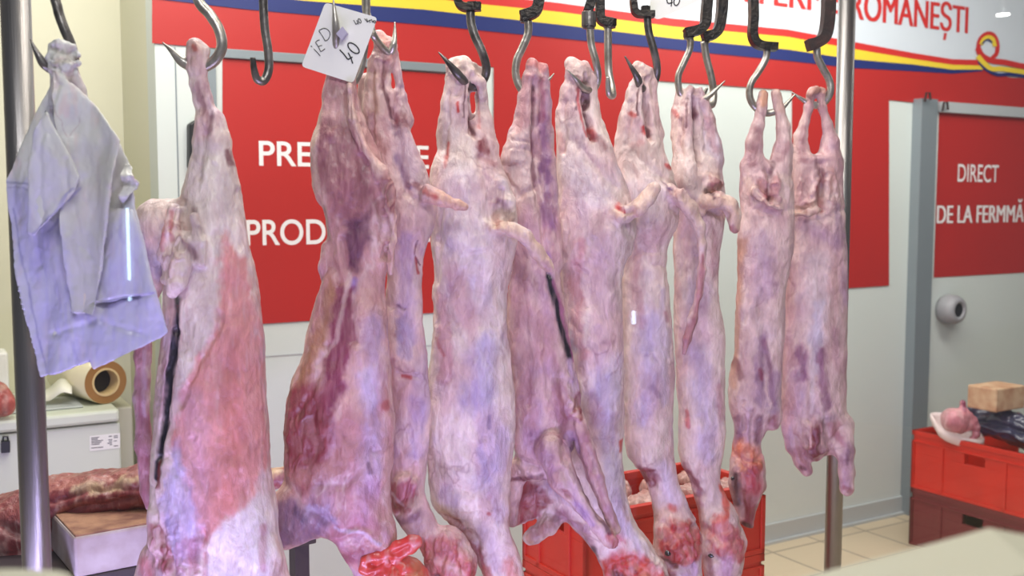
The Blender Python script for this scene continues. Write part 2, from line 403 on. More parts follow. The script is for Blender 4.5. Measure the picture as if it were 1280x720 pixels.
def text_mesh(name, s, bl, br_, hpx, off, m, parent, bold=.02):
    if 'M' in s: bold = 0
    cu = bpy.data.curves.new('t', 'FONT'); cu.body = s; cu.offset = bold; cu.extrude = 0
    o = bpy.data.objects.new('t', cu); C.objects.link(o); bpy.context.view_layer.update()
    me = bpy.data.meshes.new_from_object(o.evaluated_get(bpy.context.evaluated_depsgraph_get())); bpy.data.objects.remove(o)
    v = np.array([tuple(q.co) for q in me.vertices]); x0, x1 = v[:, 0].min(), v[:, 0].max(); cap = .729 * 1.0
    cu2 = bpy.data.curves.new('t2', 'FONT'); cu2.body = 'E'; cu2.offset = bold
    o2 = bpy.data.objects.new('t2', cu2); C.objects.link(o2); bpy.context.view_layer.update()
    m2 = bpy.data.meshes.new_from_object(o2.evaluated_get(bpy.context.evaluated_depsgraph_get())); bpy.data.objects.remove(o2)
    ys = [q.co.y for q in m2.vertices]; y0, y1 = min(ys), max(ys)
    A0, A1 = W(*bl, off), W(*br_, off); H = (W(bl[0], bl[1] - hpx, off) - A0).length
    xv = RD * (A1 - A0).length
    for q in me.vertices:
        p = A0 + xv * ((q.co.x - x0) / (x1 - x0)) + zup * (H * (q.co.y - y0) / (y1 - y0)); q.co = p
    iv = sorted((min(me.vertices[k].co.dot(RD) for k in p.vertices), max(me.vertices[k].co.dot(RD) for k in p.vertices)) for p in me.polygons)
    cuts = []; end = iv[0][1]; gap = (A1 - A0).length / len(s) * .55
    for (u, v_) in iv:
        if u - end > gap: cuts.append((u + end) / 2)
        end = max(end, v_)
    vs = [tuple(q.co) for q in me.vertices]
    for wi in range(len(cuts) + 1):          # one part per word
        lo_ = cuts[wi - 1] if wi else -1e9; hi_ = cuts[wi] if wi < len(cuts) else 1e9
        fs = [tuple(p.vertices) for p in me.polygons if lo_ < me.vertices[p.vertices[0]].co.dot(RD) < hi_]
        fs = [q for q in fs]
        used = sorted({k for q in fs for k in q}); mp_ = {k: i for i, k in enumerate(used)}
        m3 = bpy.data.meshes.new(name); sh = [0] + ([-.035 * H, .035 * H] if bold == 0 else []); nv = len(used); vv, ff = [], []
        for si, dx in enumerate(sh):
            vv += [tuple(Vector(vs[k]) + RD * dx - RN * .0003 * si) for k in used]; ff += [tuple(mp_[k] + nv * si for k in q) for q in fs]
        m3.from_pydata(vv, [], ff); m3.materials.append(m)
        o = bpy.data.objects.new(name, m3); C.objects.link(o); o.parent = parent

# banner over the wall: white field, red ground, tricolour ribbon, lettering
X = [190, 310, 380, 460, 530, 600, 700, 840, 985, 1065, 1140, 1190, 1228]
bb = [-2, 12, 18, 25, 31, 38, 48, 62, 76, 85, 89, 92, 89]; bt = [-22, -6, 1, 7, 12, 20, 31, 48, 62, 74, 80.5, 87, 87]
yt = [-42, -24, -17, -10, -3, 5, 15, 33, 46, 61, 73.5, 81, 82]; rt = [-56, -37, -30, -22, -15, -7, 4, 23, 37, 52, 66, 74, 75]
XR = 1420
mb = wall_poly([(190, -330), (XR, -330), (XR, 110), (1228, 92), (1228, 80)] + [(x, y + 4) for x, y in list(zip(X, rt))[::-1][1:]], .001)
banner = mb.build('wall_banner', M['white_vinyl']); tag(banner, 'long printed wall banner with red lettering on white above a red yellow blue ribbon', 'banner')
redtop = [(x, y - 3) for x, y in zip(X, bb)] + [(1262, 97), (XR, 104)]
wall_poly(redtop + [(XR, 156), (1110, 125), (990, 113), (820, 101), (617, 84), (278, 61), (190, 54)], .003).build('red_ground', M['red'], banner)
e = [(1228 + i, 0) for i in range(1)]
wall_band(list(zip(X, bt)), list(zip(X, bb)), .006).build('blue_stripe', M['blue'], banner)
wall_band(list(zip(X, yt)), list(zip(X, bt)), .0062).build('yellow_stripe', M['yellow'], banner)
wall_band(list(zip(X, rt)), list(zip(X, yt)), .0064).build('red_stripe', M['letter_red'], banner)
def wstrip(name, pts, wd, off, m):
    mb = MB(); stroke_strip(mb, spline(pts, 6), wd, lambda x, y: W(x, y, off), -RN, .001); return mb.build(name, m, banner)
wstrip('ribbon_loop', [(1223.5, 68), (1223, 58), (1226, 48), (1234, 42), (1242, 44), (1246.5, 54), (1246, 66), (1240, 73)], 5, .0075, M['letter_red'])
wstrip('ribbon_loop', [(1226.5, 56), (1229, 50), (1235, 46.5), (1241, 49), (1243.5, 58)], 5, .0078, M['yellow'])
wstrip('ribbon_loop', [(1227, 55), (1234, 49.5), (1240.5, 53)], 2, .008, M['blue'])
wstrip('ribbon_tail', [(1222, 60), (1228, 70), (1240, 76), (1256, 78), (1280, 83), (1330, 90), (1400, 96)], 7, .0085, M['letter_red'])
wstrip('ribbon_tail', [(1222, 70), (1230, 79), (1240, 86), (1252, 86), (1280, 90), (1330, 97), (1400, 104)], 6, .0088, M['yellow'])
wstrip('ribbon_tail', [(1223, 76), (1232, 86), (1246, 93), (1262, 93), (1280, 95), (1330, 103), (1400, 110)], 4, .0086, M['blue'])
text_mesh('lettering', 'DE LA FERME', (826, -12), (1052, 20), 36, .005, M['letter_red'], banner, 0)
text_mesh('lettering', 'ROMANEȘTI', (1064, 23), (1209, 42), 36, .005, M['letter_red'], banner, 0)

def sign(pts, label, lines=(), name='red_wall_sign'):
    s_ = wall_poly(pts, .003).build(name, M['red']); tag(s_, label, 'sign')
    for (t, bl, br_, h) in lines: text_mesh('lettering', t, bl, br_, h, .0055, M['letter_white'], s_, .012)
    return s_
sign([(278, 73), (605, 96), (605, 387), (278, 408)], 'red wall sign with two lines of white capitals seen behind the reddish carcass',
     [('PREȚURI DE', (324, 207), (536, 205), 31), ('PRODUCĂTOR', (308, 307), (552, 303), 32)])
sign([(617, 84), (820, 101), (820, 373), (617, 386)], 'plain red wall panel behind the middle carcasses')
sign([(990, 113), (1111, 125), (1111, 357), (990, 365)], 'plain red wall panel just right of the right steel post')
mb = MB(); mb.box(W(278, 61, .004), (W(605, 84, .004) - W(278, 61, .004)), -RN * .012, W(278, 72.5, .004) - W(278, 61, .004))
tag(mb.build('sliding_door_rail', M['grey_metal'], bevel=.002), 'thin grey rail along the top edge of the lettered red sign', 'rail')
mb = MB(); mb.box(flat(W(604, 300)), RD * .03, -RN * .015, zup * W(604, 85).z); struct('trim_2', mb, M['white_panel'])
mb = MB(); mb.box(flat(W(586, 690)), RD * .012, -RN * .006, zup * W(586, 388).z); struct('trim_3', mb, M['grey_metal'])
mb = MB(); mb.box(flat(W(262, 300)), RD * .03, -RN * .012, zup * W(262, 62).z); struct('trim_4', mb, M['grey_metal'])
mb = MB(); mb.box(flat(W(224, 300)), RD * .004, -RN * .002, zup * W(262, 62).z); struct('trim_5', mb, M['grey_metal'])
mb = MB(); mb.box(W(278, 448), W(900, 407) - W(278, 448), -RN * .002, zup * -.004); struct('trim_6', mb, M['light_metal'])
# white panel joint beside the left cold room door, with its handle
mb = MB(); mb.prism([W(x, y, .0) for x, y in ((233, 156), (242, 150), (246, 152), (246, 212), (240, 216), (233, 210))], -RN * .045)
tag(mb.build('door_handle', M['black'], bevel=.006), 'black door handle on the white panel behind the left carcass', 'handle')
# cold room door at the right
def vbox(x, ya, yb, wd_, th, off=0):
    a = W(x, ya, off); h = a.z - W(x, yb, off).z; m_ = MB(); m_.box(a - zup * h, RD * wd_, -RN * th, zup * h); return m_
mb = vbox(1141, 124, 652, .115, .055); struct('door_frame_1', mb, M['grey_metal'])
mb = vbox(1165, 137, 640, 1.5, .03); dr = struct('door_1', mb, M['white_panel'])
mb = vbox(1165, 128, 141, 1.5, .06); q = mb.build('top_rail', M['light_metal'], dr)
a = W(1166.5, 141, .031)
mb = MB(); mb.box(W(1167, 347, .031), RD * 1.2, -RN * .002, zup * (W(1167, 140, .031).z - W(1167, 347, .031).z))
rs = mb.build('red_panel', M['red'], dr)
text_mesh('lettering', 'DIRECT', (1197, 227), (1248, 227.5), 22, .0345, M['letter_white'], dr, .008)
text_mesh('lettering', 'DE LA FERMMĂ', (1171, 279), (1279, 277), 22, .0345, M['letter_white'], dr, .008)
mb = MB()
for (x, y) in ((1160, 119), (1182, 131)): mb.tube([W(x - 4, y + 8, .07), W(x - 2, y - 3, .08), W(x + 2, y - 3, .08), W(x + 3, y + 6, .08)], .006, 8)
mb.build('rail_clip', M['rust_iron'], dr)
mb = MB(); mb.lathe(W(1180, 386, .03), -RN, [(0, .0), (0, .068), (.02, .076), (.06, .074), (.085, .062), (.092, .046), (.09, .036), (.05, .034), (.045, 0)], 36)
kn = mb.build('wall_nozzle', mat('nozzle_grey', (150, 150, 152), .5), smooth=True); tag(kn, 'round grey plastic spout on the white cold room door under the red panel', 'spout')
mb = MB(); mb.lathe(W(1180, 386, .03) - RN * .046, -RN, [(0, 0), (0, .0335), (.036, .0345), (.036, .0), ], 24)
mb.build('dark_opening', M['black'], kn)
# ---------------------------------------------------------------- colours of meat
FAT = (228, 203, 196); CREAM = (230, 212, 188); PINK = (210, 156, 158); ROSE = (198, 118, 122); LILAC = (188, 166, 200)
MAUVE = (158, 118, 148); RED = (182, 52, 48); DARK = (84, 28, 38); SALMON = (222, 130, 126); BLUE = (158, 146, 200)
MEAT = (158, 72, 84); BROWN = (150, 104, 84); BLOOD = (205, 60, 50)
flesh = flesh_mat('lamb_flesh')
flesh_raw = flesh_mat('raw_meat', rough=.35, coat=.4, vein=.2)

def paint(V, N, strokes, seed, base, alt, alt2):
    nz = lambda sc_, o=0, oc=3: noise(V, sc_, seed + o, oc)
    t = smooth01(nz((34, 60, 34), 1) * .9 + .45)[:, None]
    col = lin(base) * (1 - t) + lin(alt) * t
    t2 = (smooth01(nz((30, 60, 30), 5) * 1.3 - .15) * .5)[:, None]
    col = col * (1 - t2) + lin(alt2) * t2  # on the lambs: membrane lilac mixed with some of the lilac lighting
    t3 = (smooth01(nz((10, 34, 10), 9) * 1.5 - .2) * .45)[:, None]
    col = col * (1 - t3) + lin(FAT) * t3
    rg = smooth01(1 - np.abs(nz((30, 70, 30), 61, 3)) * 11) * smooth01(nz((40, 50, 40), 62, 2) * 2 + .3)
    rg = rg[:, None] * .42; col = col * (1 - rg) + lin((238, 220, 216)) * rg
    rg = smooth01(1 - np.abs(nz((44, 60, 44), 63, 4)) * 14) * smooth01(nz((50, 40, 50), 64, 2) * 2.5 - .2)
    rg = rg[:, None] * .35; col = col * (1 - rg) + lin((150, 86, 104)) * rg
    wob = np.stack([nz((16, 22, 16), 21), nz((16, 22, 16), 22), np.zeros(len(V))], 1) * 5 + np.stack([nz((5, 7, 5), 23, 2), nz((5, 7, 5), 24, 2), np.zeros(len(V))], 1) * 2
    VW = V + wob
    streak = nz((4, 26, 6), 31, 2)
    for st in strokes:
        if st[0] == 'poly':
            _, pts, c, a, edge = st[:5]; front = st[5] if len(st) > 5 else True
            pp = list(pts) + [pts[0]]; d = dpoly(VW, pp); x, y = VW[:, 0], VW[:, 1]; ins = np.zeros(len(V), bool)
            for (x0, y0), (x1, y1) in zip(pp[:-1], pp[1:]):
                if y0 == y1: continue
                cnd = ((y0 > y) != (y1 > y)) & (x < (x1 - x0) * (y - y0) / (y1 - y0) + x0); ins ^= cnd
            sd = np.where(ins, -d, d); wgt = smooth01(.5 - sd / edge)
        else:
            pts, wd, c, a = st[:4]; front = st[4] if len(st) > 4 else True
            wgt = smooth01(1.25 - dpoly(VW if wd > 6.5 else V + wob * .35, pts) / wd)
        wgt = wgt * a * np.clip(1 + streak * .25, 0, 1.2)
        if front: wgt = wgt * smooth01(.9 - N[:, 2] * 1.4)
        wgt = np.clip(wgt, 0, 1)[:, None]; col = col * (1 - wgt) + lin(c) * wgt
    return np.clip(col, 0, 1) ** np.array([1.16, 1.15, 1.12])

def flesh_object(name, field, hx=None, Y=None, strokes=(), creases=(), seed=1, base=FAT, alt=PINK, alt2=LILAC,
                 m=None, relief=1.0, parent=None, fine=1.0, rumple=(), rcol=((150, 70, 78), (236, 212, 196))):
    V, Fc = field.mesh()
    for _ in range(2):                       # relax the grid steps
        A = np.zeros_like(V); n = np.zeros(len(V))
        for j in range(4):
            k = (j + 1) % 4; np.add.at(A, Fc[:, j], V[Fc[:, k]]); np.add.at(n, Fc[:, j], 1)
            np.add.at(A, Fc[:, k], V[Fc[:, j]]); np.add.at(n, Fc[:, k], 1)
        V = V * .5 + A / n[:, None] * .5
    N = vnormals(V, Fc)
    d = relief * (2.0 * noise(V, (30, 52, 30), seed, 2) + .8 * noise(V, (11, 22, 11), seed + 3, 2)) + fine * .35 * noise(V, (5, 7, 5), seed + 4, 1)
    for (pts, wd, dp) in creases:            # dp > 0 presses a groove, dp < 0 raises a ridge
        wv = V + np.stack([noise(V, (14, 14, 14), seed + 50, 2) * 2.2, noise(V, (14, 14, 14), seed + 51, 2) * 2.2, np.zeros(len(V))], 1)
        g = np.exp(-(dpoly(wv, pts) / wd) ** 2) * smooth01(.6 - N[:, 2] * 1.5); d = d - dp * g * 1.35
    rum = np.zeros(len(V))
    for (x, y, rx_, ry2, amp) in rumple:
        rum = np.maximum(rum, amp * smooth01(1.6 - 1.1 * np.sqrt(((V[:, 0] - x) / rx_) ** 2 + ((V[:, 1] - y) / ry2) ** 2)) * smooth01(.8 - N[:, 2] * 1.4))
    if len(rumple):
        r1 = np.abs(noise(V, (15, 22, 15), seed + 70, 3)); d = d + rum * (1.8 - 8.0 * np.minimum(r1, .45))
    col = paint(V, N, strokes, seed, base, alt, alt2)
    if len(rumple):
        k = (rum * smooth01(1 - r1 * 6))[:, None] * .42; col = col * (1 - k) + lin(rcol[0]) * k
        k = (rum * smooth01(r1 * 4 - .8))[:, None] * .2; col = col * (1 - k) + lin(rcol[1]) * k
    V = V + N * d[:, None]
    if Y is None: Y = railY(hx)
    s = Y / F
    Wp = world_pts(V, Y, s)
    me = np_mesh(name, Wp, Fc)
    at = me.color_attributes.new('flesh', 'FLOAT_COLOR', 'POINT')
    at.data.foreach_set('color', np.concatenate([col, np.ones((len(col), 1))], 1).astype(np.float32).ravel())
    me.materials.append(m or flesh)
    o = bpy.data.objects.new(name, me); C.objects.link(o)
    if parent: o.parent = parent
    return o

GC = 'lamb carcasses hanging in a row on the rail'
def rect(lo, hi): return [(lo[0], lo[1]), (hi[0], lo[1]), (hi[0], hi[1]), (lo[0], hi[1])]

# A: the big one at the left, hung by one leg, belly open
f = Field((138, 44, -62), (366, 800, 72))
f.chain([(243, 56, 0, 9), (247, 66, 0, 13), (247, 84, 0, 12), (250, 105, 0, 10), (255, 125, 0, 11), (262, 150, 0, 15), (265, 175, 0, 20)], .9, 6)
f.col([(150, 248, 280, .8), (170, 245, 286, .8), (190, 242, 290, .8), (210, 237, 295, .78), (240, 229, 301, .72), (270, 224, 306, .66), (300, 218, 311, .62), (330, 212, 318, .6),
       (360, 207, 322, .6), (400, 203, 327, .6), (440, 200, 330, .62), (480, 196, 332, .64), (520, 194, 333, .66), (560, 192, 335, .68), (600, 190, 338, .66), (640, 190, 345, .62), (680, 190, 347, .6),
       (720, 186, 350, .6), (760, 196, 345, .6), (790, 220, 320, .6)], k=10)
f.chain([(228, 275, 4, 22), (200, 285, 8, 34), (182, 310, 12, 28), (176, 345, 14, 20), (172, 400, 16, 13)], .7, 12)     # free thigh
f.chain([(172, 400, 16, 13), (173, 450, 16, 11), (172, 500, 16, 11), (174, 560, 16, 11), (178, 620, 16, 8), (181, 636, 16, 6)], .8, 5)
f.chain([(243, 300, -36, 12), (238, 330, -42, 13), (236, 350, -44, 10), (230, 362, -44, 7)], 1, 6)                     # udder fat
f.chain([(228, 262, -26, 9), (224, 290, -34, 9), (219, 320, -34, 10), (222, 345, -34, 9)], 1, 7)
f.chain([(252, 270, -34, 6), (262, 300, -38, 7), (262, 325, -38, 8)], 1, 7)
f.chain([(197, 700, 0, 22), (190, 740, 0, 26)], .8, 10)
f.chain([(205, 640, -22, 12), (208, 670, -26, 14), (218, 690, -20, 14)], .8, 7)
f.chain([(290, 650, -20, 40), (315, 690, -18, 36)], .7, 14)
f.chain([(336, 690, 6, 14), (346, 730, 6, 16)], .8, 8)
f.chain([(233, 372, -52, 3), (229, 410, -52, 6), (223, 460, -52, 6.5), (217, 520, -52, 6.5), (212, 565, -52, 5.5), (209, 590, -50, 2)], 4.0, 3, cut=True)
f.chain([(207, 655, -46, 8), (212, 680, -46, 8)], 1.2, 4, cut=True)
f.chain([(202, 652, -26, 4), (208, 682, -28, 5), (216, 694, -26, 4)], 1, 3)
f.chain([(210, 655, -26, 3), (218, 680, -26, 5)], 1, 3)
A = flesh_object('lamb_carcass', f, 245, strokes=[
    ([(236, 210), (244, 150)], 2, (170, 110, 118), .4),
    ('poly', [(226, 180), (300, 180), (306, 240), (300, 290), (290, 330), (285, 400), (268, 440), (250, 470), (236, 520), (228, 460), (235, 400), (240, 300)], (226, 214, 208), 0.9, 14),
    ('poly', [(284, 290), (312, 325), (328, 400), (333, 480), (338, 560), (330, 610), (292, 640), (262, 676), (256, 620), (240, 560), (226, 540), (240, 480), (262, 440), (280, 400)], (224, 162, 158), 1, 12, False),
    ('poly', [(300, 420), (316, 480), (318, 560), (300, 620), (284, 640), (290, 520)], (216, 142, 134), 0.7, 22),
    ([(250, 490), (262, 560), (258, 620)], 20, (220, 176, 188), 0.6),
    ('poly', [(212, 590), (236, 540), (262, 640), (262, 690), (226, 690), (218, 640)], (196, 184, 224), 0.66, 14),
    ([(226, 640), (232, 660)], 10, (150, 140, 180), 0.35), ([(252, 660), (254, 700)], 10, (170, 96, 116), 0.6), ([(270, 680), (272, 740)], 5, (190, 70, 60), 0.7),
    ([(238, 668), (236, 700)], 10, (176, 130, 156), 0.6),
    ('poly', [(268, 690), (290, 640), (330, 610), (345, 640), (348, 720), (270, 760)], (236, 226, 230), 0.95, 16, False),
    ([(300, 712), (330, 716)], 10, (176, 168, 205), 0.49), ([(336, 650), (338, 700)], 5, (196, 130, 146), 0.5),
    ([(250, 110), (262, 150), (262, 165)], 8, (150, 100, 112), 0.65), ([(246, 60), (246, 80)], 12, (226, 196, 186), 0.7), ([(244, 58), (248, 64)], 4, (190, 90, 80), 0.7), ([(288, 190), (292, 205)], 5, (130, 70, 80), 0.7),
    ([(270, 210), (262, 250), (268, 300)], 16, (236, 228, 218), 0.6),
    ([(160, 280), (176, 320), (205, 330)], 22, (140, 130, 178), 0.42), ([(176, 262), (215, 262)], 14, (226, 208, 204), 0.8), ([(176, 300), (196, 345)], 12, (120, 104, 146), 0.35),
    ([(176, 350), (196, 420), (204, 450)], 16, (186, 132, 134), 0.7), ([(172, 420), (173, 500), (178, 630)], 14, (186, 122, 138), 0.8, False), ([(178, 440), (178, 520)], 3, (214, 186, 200), 0.6),
    ([(224, 300), (222, 345), (232, 360)], 16, (228, 210, 214), 0.85), ([(224, 265), (228, 300)], 4, (190, 90, 90), 0.6), ([(214, 262), (216, 310)], 3, (196, 100, 96), 0.5),
    ([(245, 300), (258, 320)], 5, (140, 96, 110), 0.6), ([(250, 262), (262, 290)], 5, (150, 120, 130), 0.5),
    ([(202, 440), (196, 520), (200, 600), (206, 640)], 9, (228, 206, 196), 0.8), ([(224, 500), (220, 560), (214, 600)], 9, (232, 212, 204), 0.8),
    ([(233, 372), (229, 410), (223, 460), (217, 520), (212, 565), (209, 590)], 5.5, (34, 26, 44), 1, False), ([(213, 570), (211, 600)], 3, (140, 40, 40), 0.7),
    ([(206, 652), (216, 690)], 12, (160, 70, 76), 0.9), ([(204, 652), (210, 685)], 3.2, (226, 198, 198), 0.9), ([(212, 660), (218, 685)], 3, (226, 190, 190), 0.9),
    ([(205, 560), (196, 580), (200, 640)], 6, (226, 214, 202), 0.7), ([(190, 700), (200, 740)], 14, (206, 130, 132), 0.7)],
    creases=[([(262, 170), (276, 230), (284, 290)], 6, 2), ([(300, 240), (296, 290), (288, 340), (286, 400), (262, 445), (240, 500)], 4, 2.5), ([(232, 250), (222, 300), (210, 340)], 5, 3), ([(262, 650), (268, 700), (270, 740)], 5, 4), ([(226, 560), (250, 600), (266, 660)], 5, 2.0),
             ([(270, 120), (262, 170), (256, 220)], 4, 2), ([(200, 600), (206, 640), (230, 700)], 5, 4), ([(208, 600), (216, 650), (224, 700)], 4, -3), ([(255, 540), (268, 600), (268, 660)], 5, 2.5), ([(300, 460), (306, 560)], 8, 2)],
    rumple=[(228,312,20,48,1),(212,672,22,26,1),(246,66,10,14,.5),(240,700,26,24,.7)], seed=11, base=(236, 220, 212), alt=(222, 190, 190), alt2=(200, 184, 210))
tag(A, 'largest lamb carcass at the left end, hung by one leg, belly slit open', 'lamb carcass', GC)

# B: reddish, side on, belly to the left
f = Field((318, 76, -62), (512, 800, 70))
f.col([(84, 410, 440), (100, 408, 442), (120, 403, 447), (140, 400, 452), (160, 397, 462), (180, 395, 470), (200, 394, 477), (230, 393, 490), (260, 400, 497), (290, 407, 496), (310, 411, 490), (335, 412, 484), (350, 405, 483), (370, 397, 483), (400, 390, 483), (440, 379, 487),
       (470, 366, 489), (500, 358, 490), (540, 354, 489), (575, 356, 488), (600, 361, 487), (630, 372, 489), (655, 405, 492), (680, 426, 494), (710, 440, 500), (760, 456, 508), (790, 470, 500)], ratio=.52, k=10, minw=12)
f.chain([(424, 84, 0, 16), (424, 120, 0, 20)], .7, 6)
f.chain([(400, 600, -6, 40), (378, 640, -10, 27), (350, 652, -10, 26), (332, 650, -8, 24)], .55, 14)           # foreleg to the left
f.chain([(436, 640, -12, 34), (460, 668, -12, 26), (462, 684, -6, 24)], .6, 12)
f.chain([(440, 110, -20, 5), (444, 150, -26, 5), (458, 190, -27, 6), (478, 215, -24, 7), (486, 240, -22, 9), (490, 270, -20, 8), (492, 300, -18, 7), (490, 340, -16, 5)], 1, 4)   # tail and cord
f.chain([(412, 310, 0, 8), (407, 335, 0, 7), (407, 345, 0, 5)], .8, 4)
f.chain([(420, 190, -10, 26), (430, 230, -12, 30)], .6, 14)
f.chain([(452, 400, -10, 26), (450, 520, -12, 30), (440, 600, -10, 36)], .6, 16)
B_ = flesh_object('lamb_carcass', f, 425, strokes=[
    ('poly', [(404, 150), (450, 150), (466, 220), (470, 262), (440, 290), (420, 262), (400, 220)], (158, 98, 108), 0.75, 14),
    ([(402, 130), (396, 200), (402, 240)], 5, (214, 190, 176), 0.8), ([(416, 110), (434, 120), (440, 150)], 9, (184, 156, 146), 0.5),
    ('poly', [(432, 280), (462, 262), (466, 300), (450, 340), (436, 330)], (120, 66, 96), 0.85, 12), ([(446, 350), (444, 362)], 6, (140, 130, 215), 0.56),
    ([(404, 262), (410, 300)], 7, (170, 120, 138), 0.6),
    ('poly', [(424, 352), (446, 360), (448, 420), (436, 480), (416, 520), (404, 500), (412, 430)], (154, 74, 100), 0.9, 12),
    ('poly', [(418, 340), (402, 400), (384, 450), (366, 500), (372, 520), (392, 470), (410, 420), (424, 370)], (186, 140, 112), 0.9, 10),
    ('poly', [(360, 480), (400, 470), (420, 520), (412, 580), (384, 606), (360, 590), (354, 540)], (160, 74, 84), 0.9, 18, False),
    ([(384, 510), (404, 520)], 12, (140, 50, 62), 0.5), ([(365, 590), (420, 580), (450, 540)], 12, (208, 160, 152), 0.6), ([(416, 480), (418, 475)], 6, (186, 120, 130), 0.5),
    ([(470, 400), (470, 520), (468, 600)], 16, (200, 176, 206), 0.65), ([(462, 470), (466, 500)], 16, (214, 200, 226), 0.6), ([(486, 500), (486, 505)], 5, (180, 70, 70), 0.6),
    ([(440, 340), (425, 420), (410, 440)], 4, (222, 198, 190), 0.6), ([(464, 330), (446, 366), (452, 420)], 4, (224, 196, 194), 0.5),
    ([(440, 110), (444, 150), (458, 190), (478, 215), (488, 250), (492, 300)], 6, (220, 190, 178), 0.85), ([(482, 225), (492, 262)], 6, (150, 70, 80), 0.6),
    ('poly', [(345, 620), (400, 616), (420, 640), (400, 668), (345, 680)], (128, 98, 136), 0.7, 16, False), ([(392, 625), (410, 632), (424, 645)], 7, (200, 184, 214), 0.7), ([(380, 632), (384, 640)], 10, (84, 64, 96), 0.5),
    ([(426, 662), (445, 640), (470, 650)], 13, (190, 124, 140), 0.7), ([(424, 652), (458, 656), (478, 672)], 3, (214, 196, 218), 0.8), ([(436, 690), (470, 690)], 14, (150, 74, 96), 0.8, False), ([(460, 640), (470, 600)], 16, (180, 130, 160), 0.5),
    ([(488, 560), (488, 660)], 3, (216, 178, 176), 0.6), ([(465, 572), (466, 582)], 4, (110, 60, 90), 0.6)],
    creases=[([(440, 120), (444, 165), (462, 205)], 5, 3), ([(400, 262), (420, 330), (428, 350)], 5, 3), ([(476, 230), (482, 280), (484, 320)], 4, 4), ([(430, 300), (444, 350), (446, 420)], 5, 3), ([(405, 600), (440, 596), (470, 560)], 7, 3),
             ([(420, 662), (456, 654), (482, 676)], 4, -2.5), ([(370, 520), (396, 480), (412, 430)], 5, 3), ([(420, 180), (432, 250)], 6, 2.5), ([(450, 160), (456, 230), (448, 262)], 5, 2.5), ([(360, 600), (392, 622), (424, 650)], 6, 3), ([(400, 500), (396, 560)], 8, 3)],
    rumple=[(487,262,10,52,1),(462,668,24,18,.6),(384,540,26,50,.6),(420,180,18,40,.4)], seed=23, base=(222, 182, 176), alt=(200, 148, 150), alt2=(194, 168, 198), relief=1.3)
tag(B_, 'dark reddish lamb carcass below the white price card, belly open to the left', 'lamb carcass', GC)

# C: behind B, tail stump to the right, head hanging low
f = Field((440, 34, -50), (604, 770, 60))
f.chain([(474, 44, 0, 8), (482, 60, 0, 13), (476, 80, -2, 14), (474, 105, -2, 15), (474, 135, 0, 19)], .8, 5)
f.chain([(492, 68, 8, 6), (496, 90, 8, 5), (500, 120, 8, 7), (504, 150, 8, 12)], .9, 5)
f.chain([(458, 100, 10, 10), (456, 160, 10, 10)], .8, 5)
f.col([(120, 460, 500), (140, 458, 504), (160, 459, 511), (180, 462, 520), (200, 466, 528), (220, 470, 535), (240, 476, 541), (260, 482, 545), (280, 483, 543), (300, 484, 537), (320, 484, 531), (360, 482, 528), (400, 482, 530), (440, 484, 535),
       (480, 487, 537), (520, 488, 538), (550, 487, 537), (580, 486, 532), (610, 487, 530), (640, 491, 541), (660, 504, 550), (680, 520, 562), (700, 532, 580), (740, 545, 596), (770, 552, 590)], ratio=.6, k=8, minw=12)
f.chain([(536, 244, -24, 12), (556, 250, -28, 8), (574, 256, -29, 5.5), (582, 258, -29, 4)], 1, 6)
f.chain([(560, 680, -4, 24), (568, 705, -4, 26), (566, 745, -4, 20)], .8, 8)
f.chain([(510, 600, -16, 14), (506, 622, -16, 12)], .8, 7)
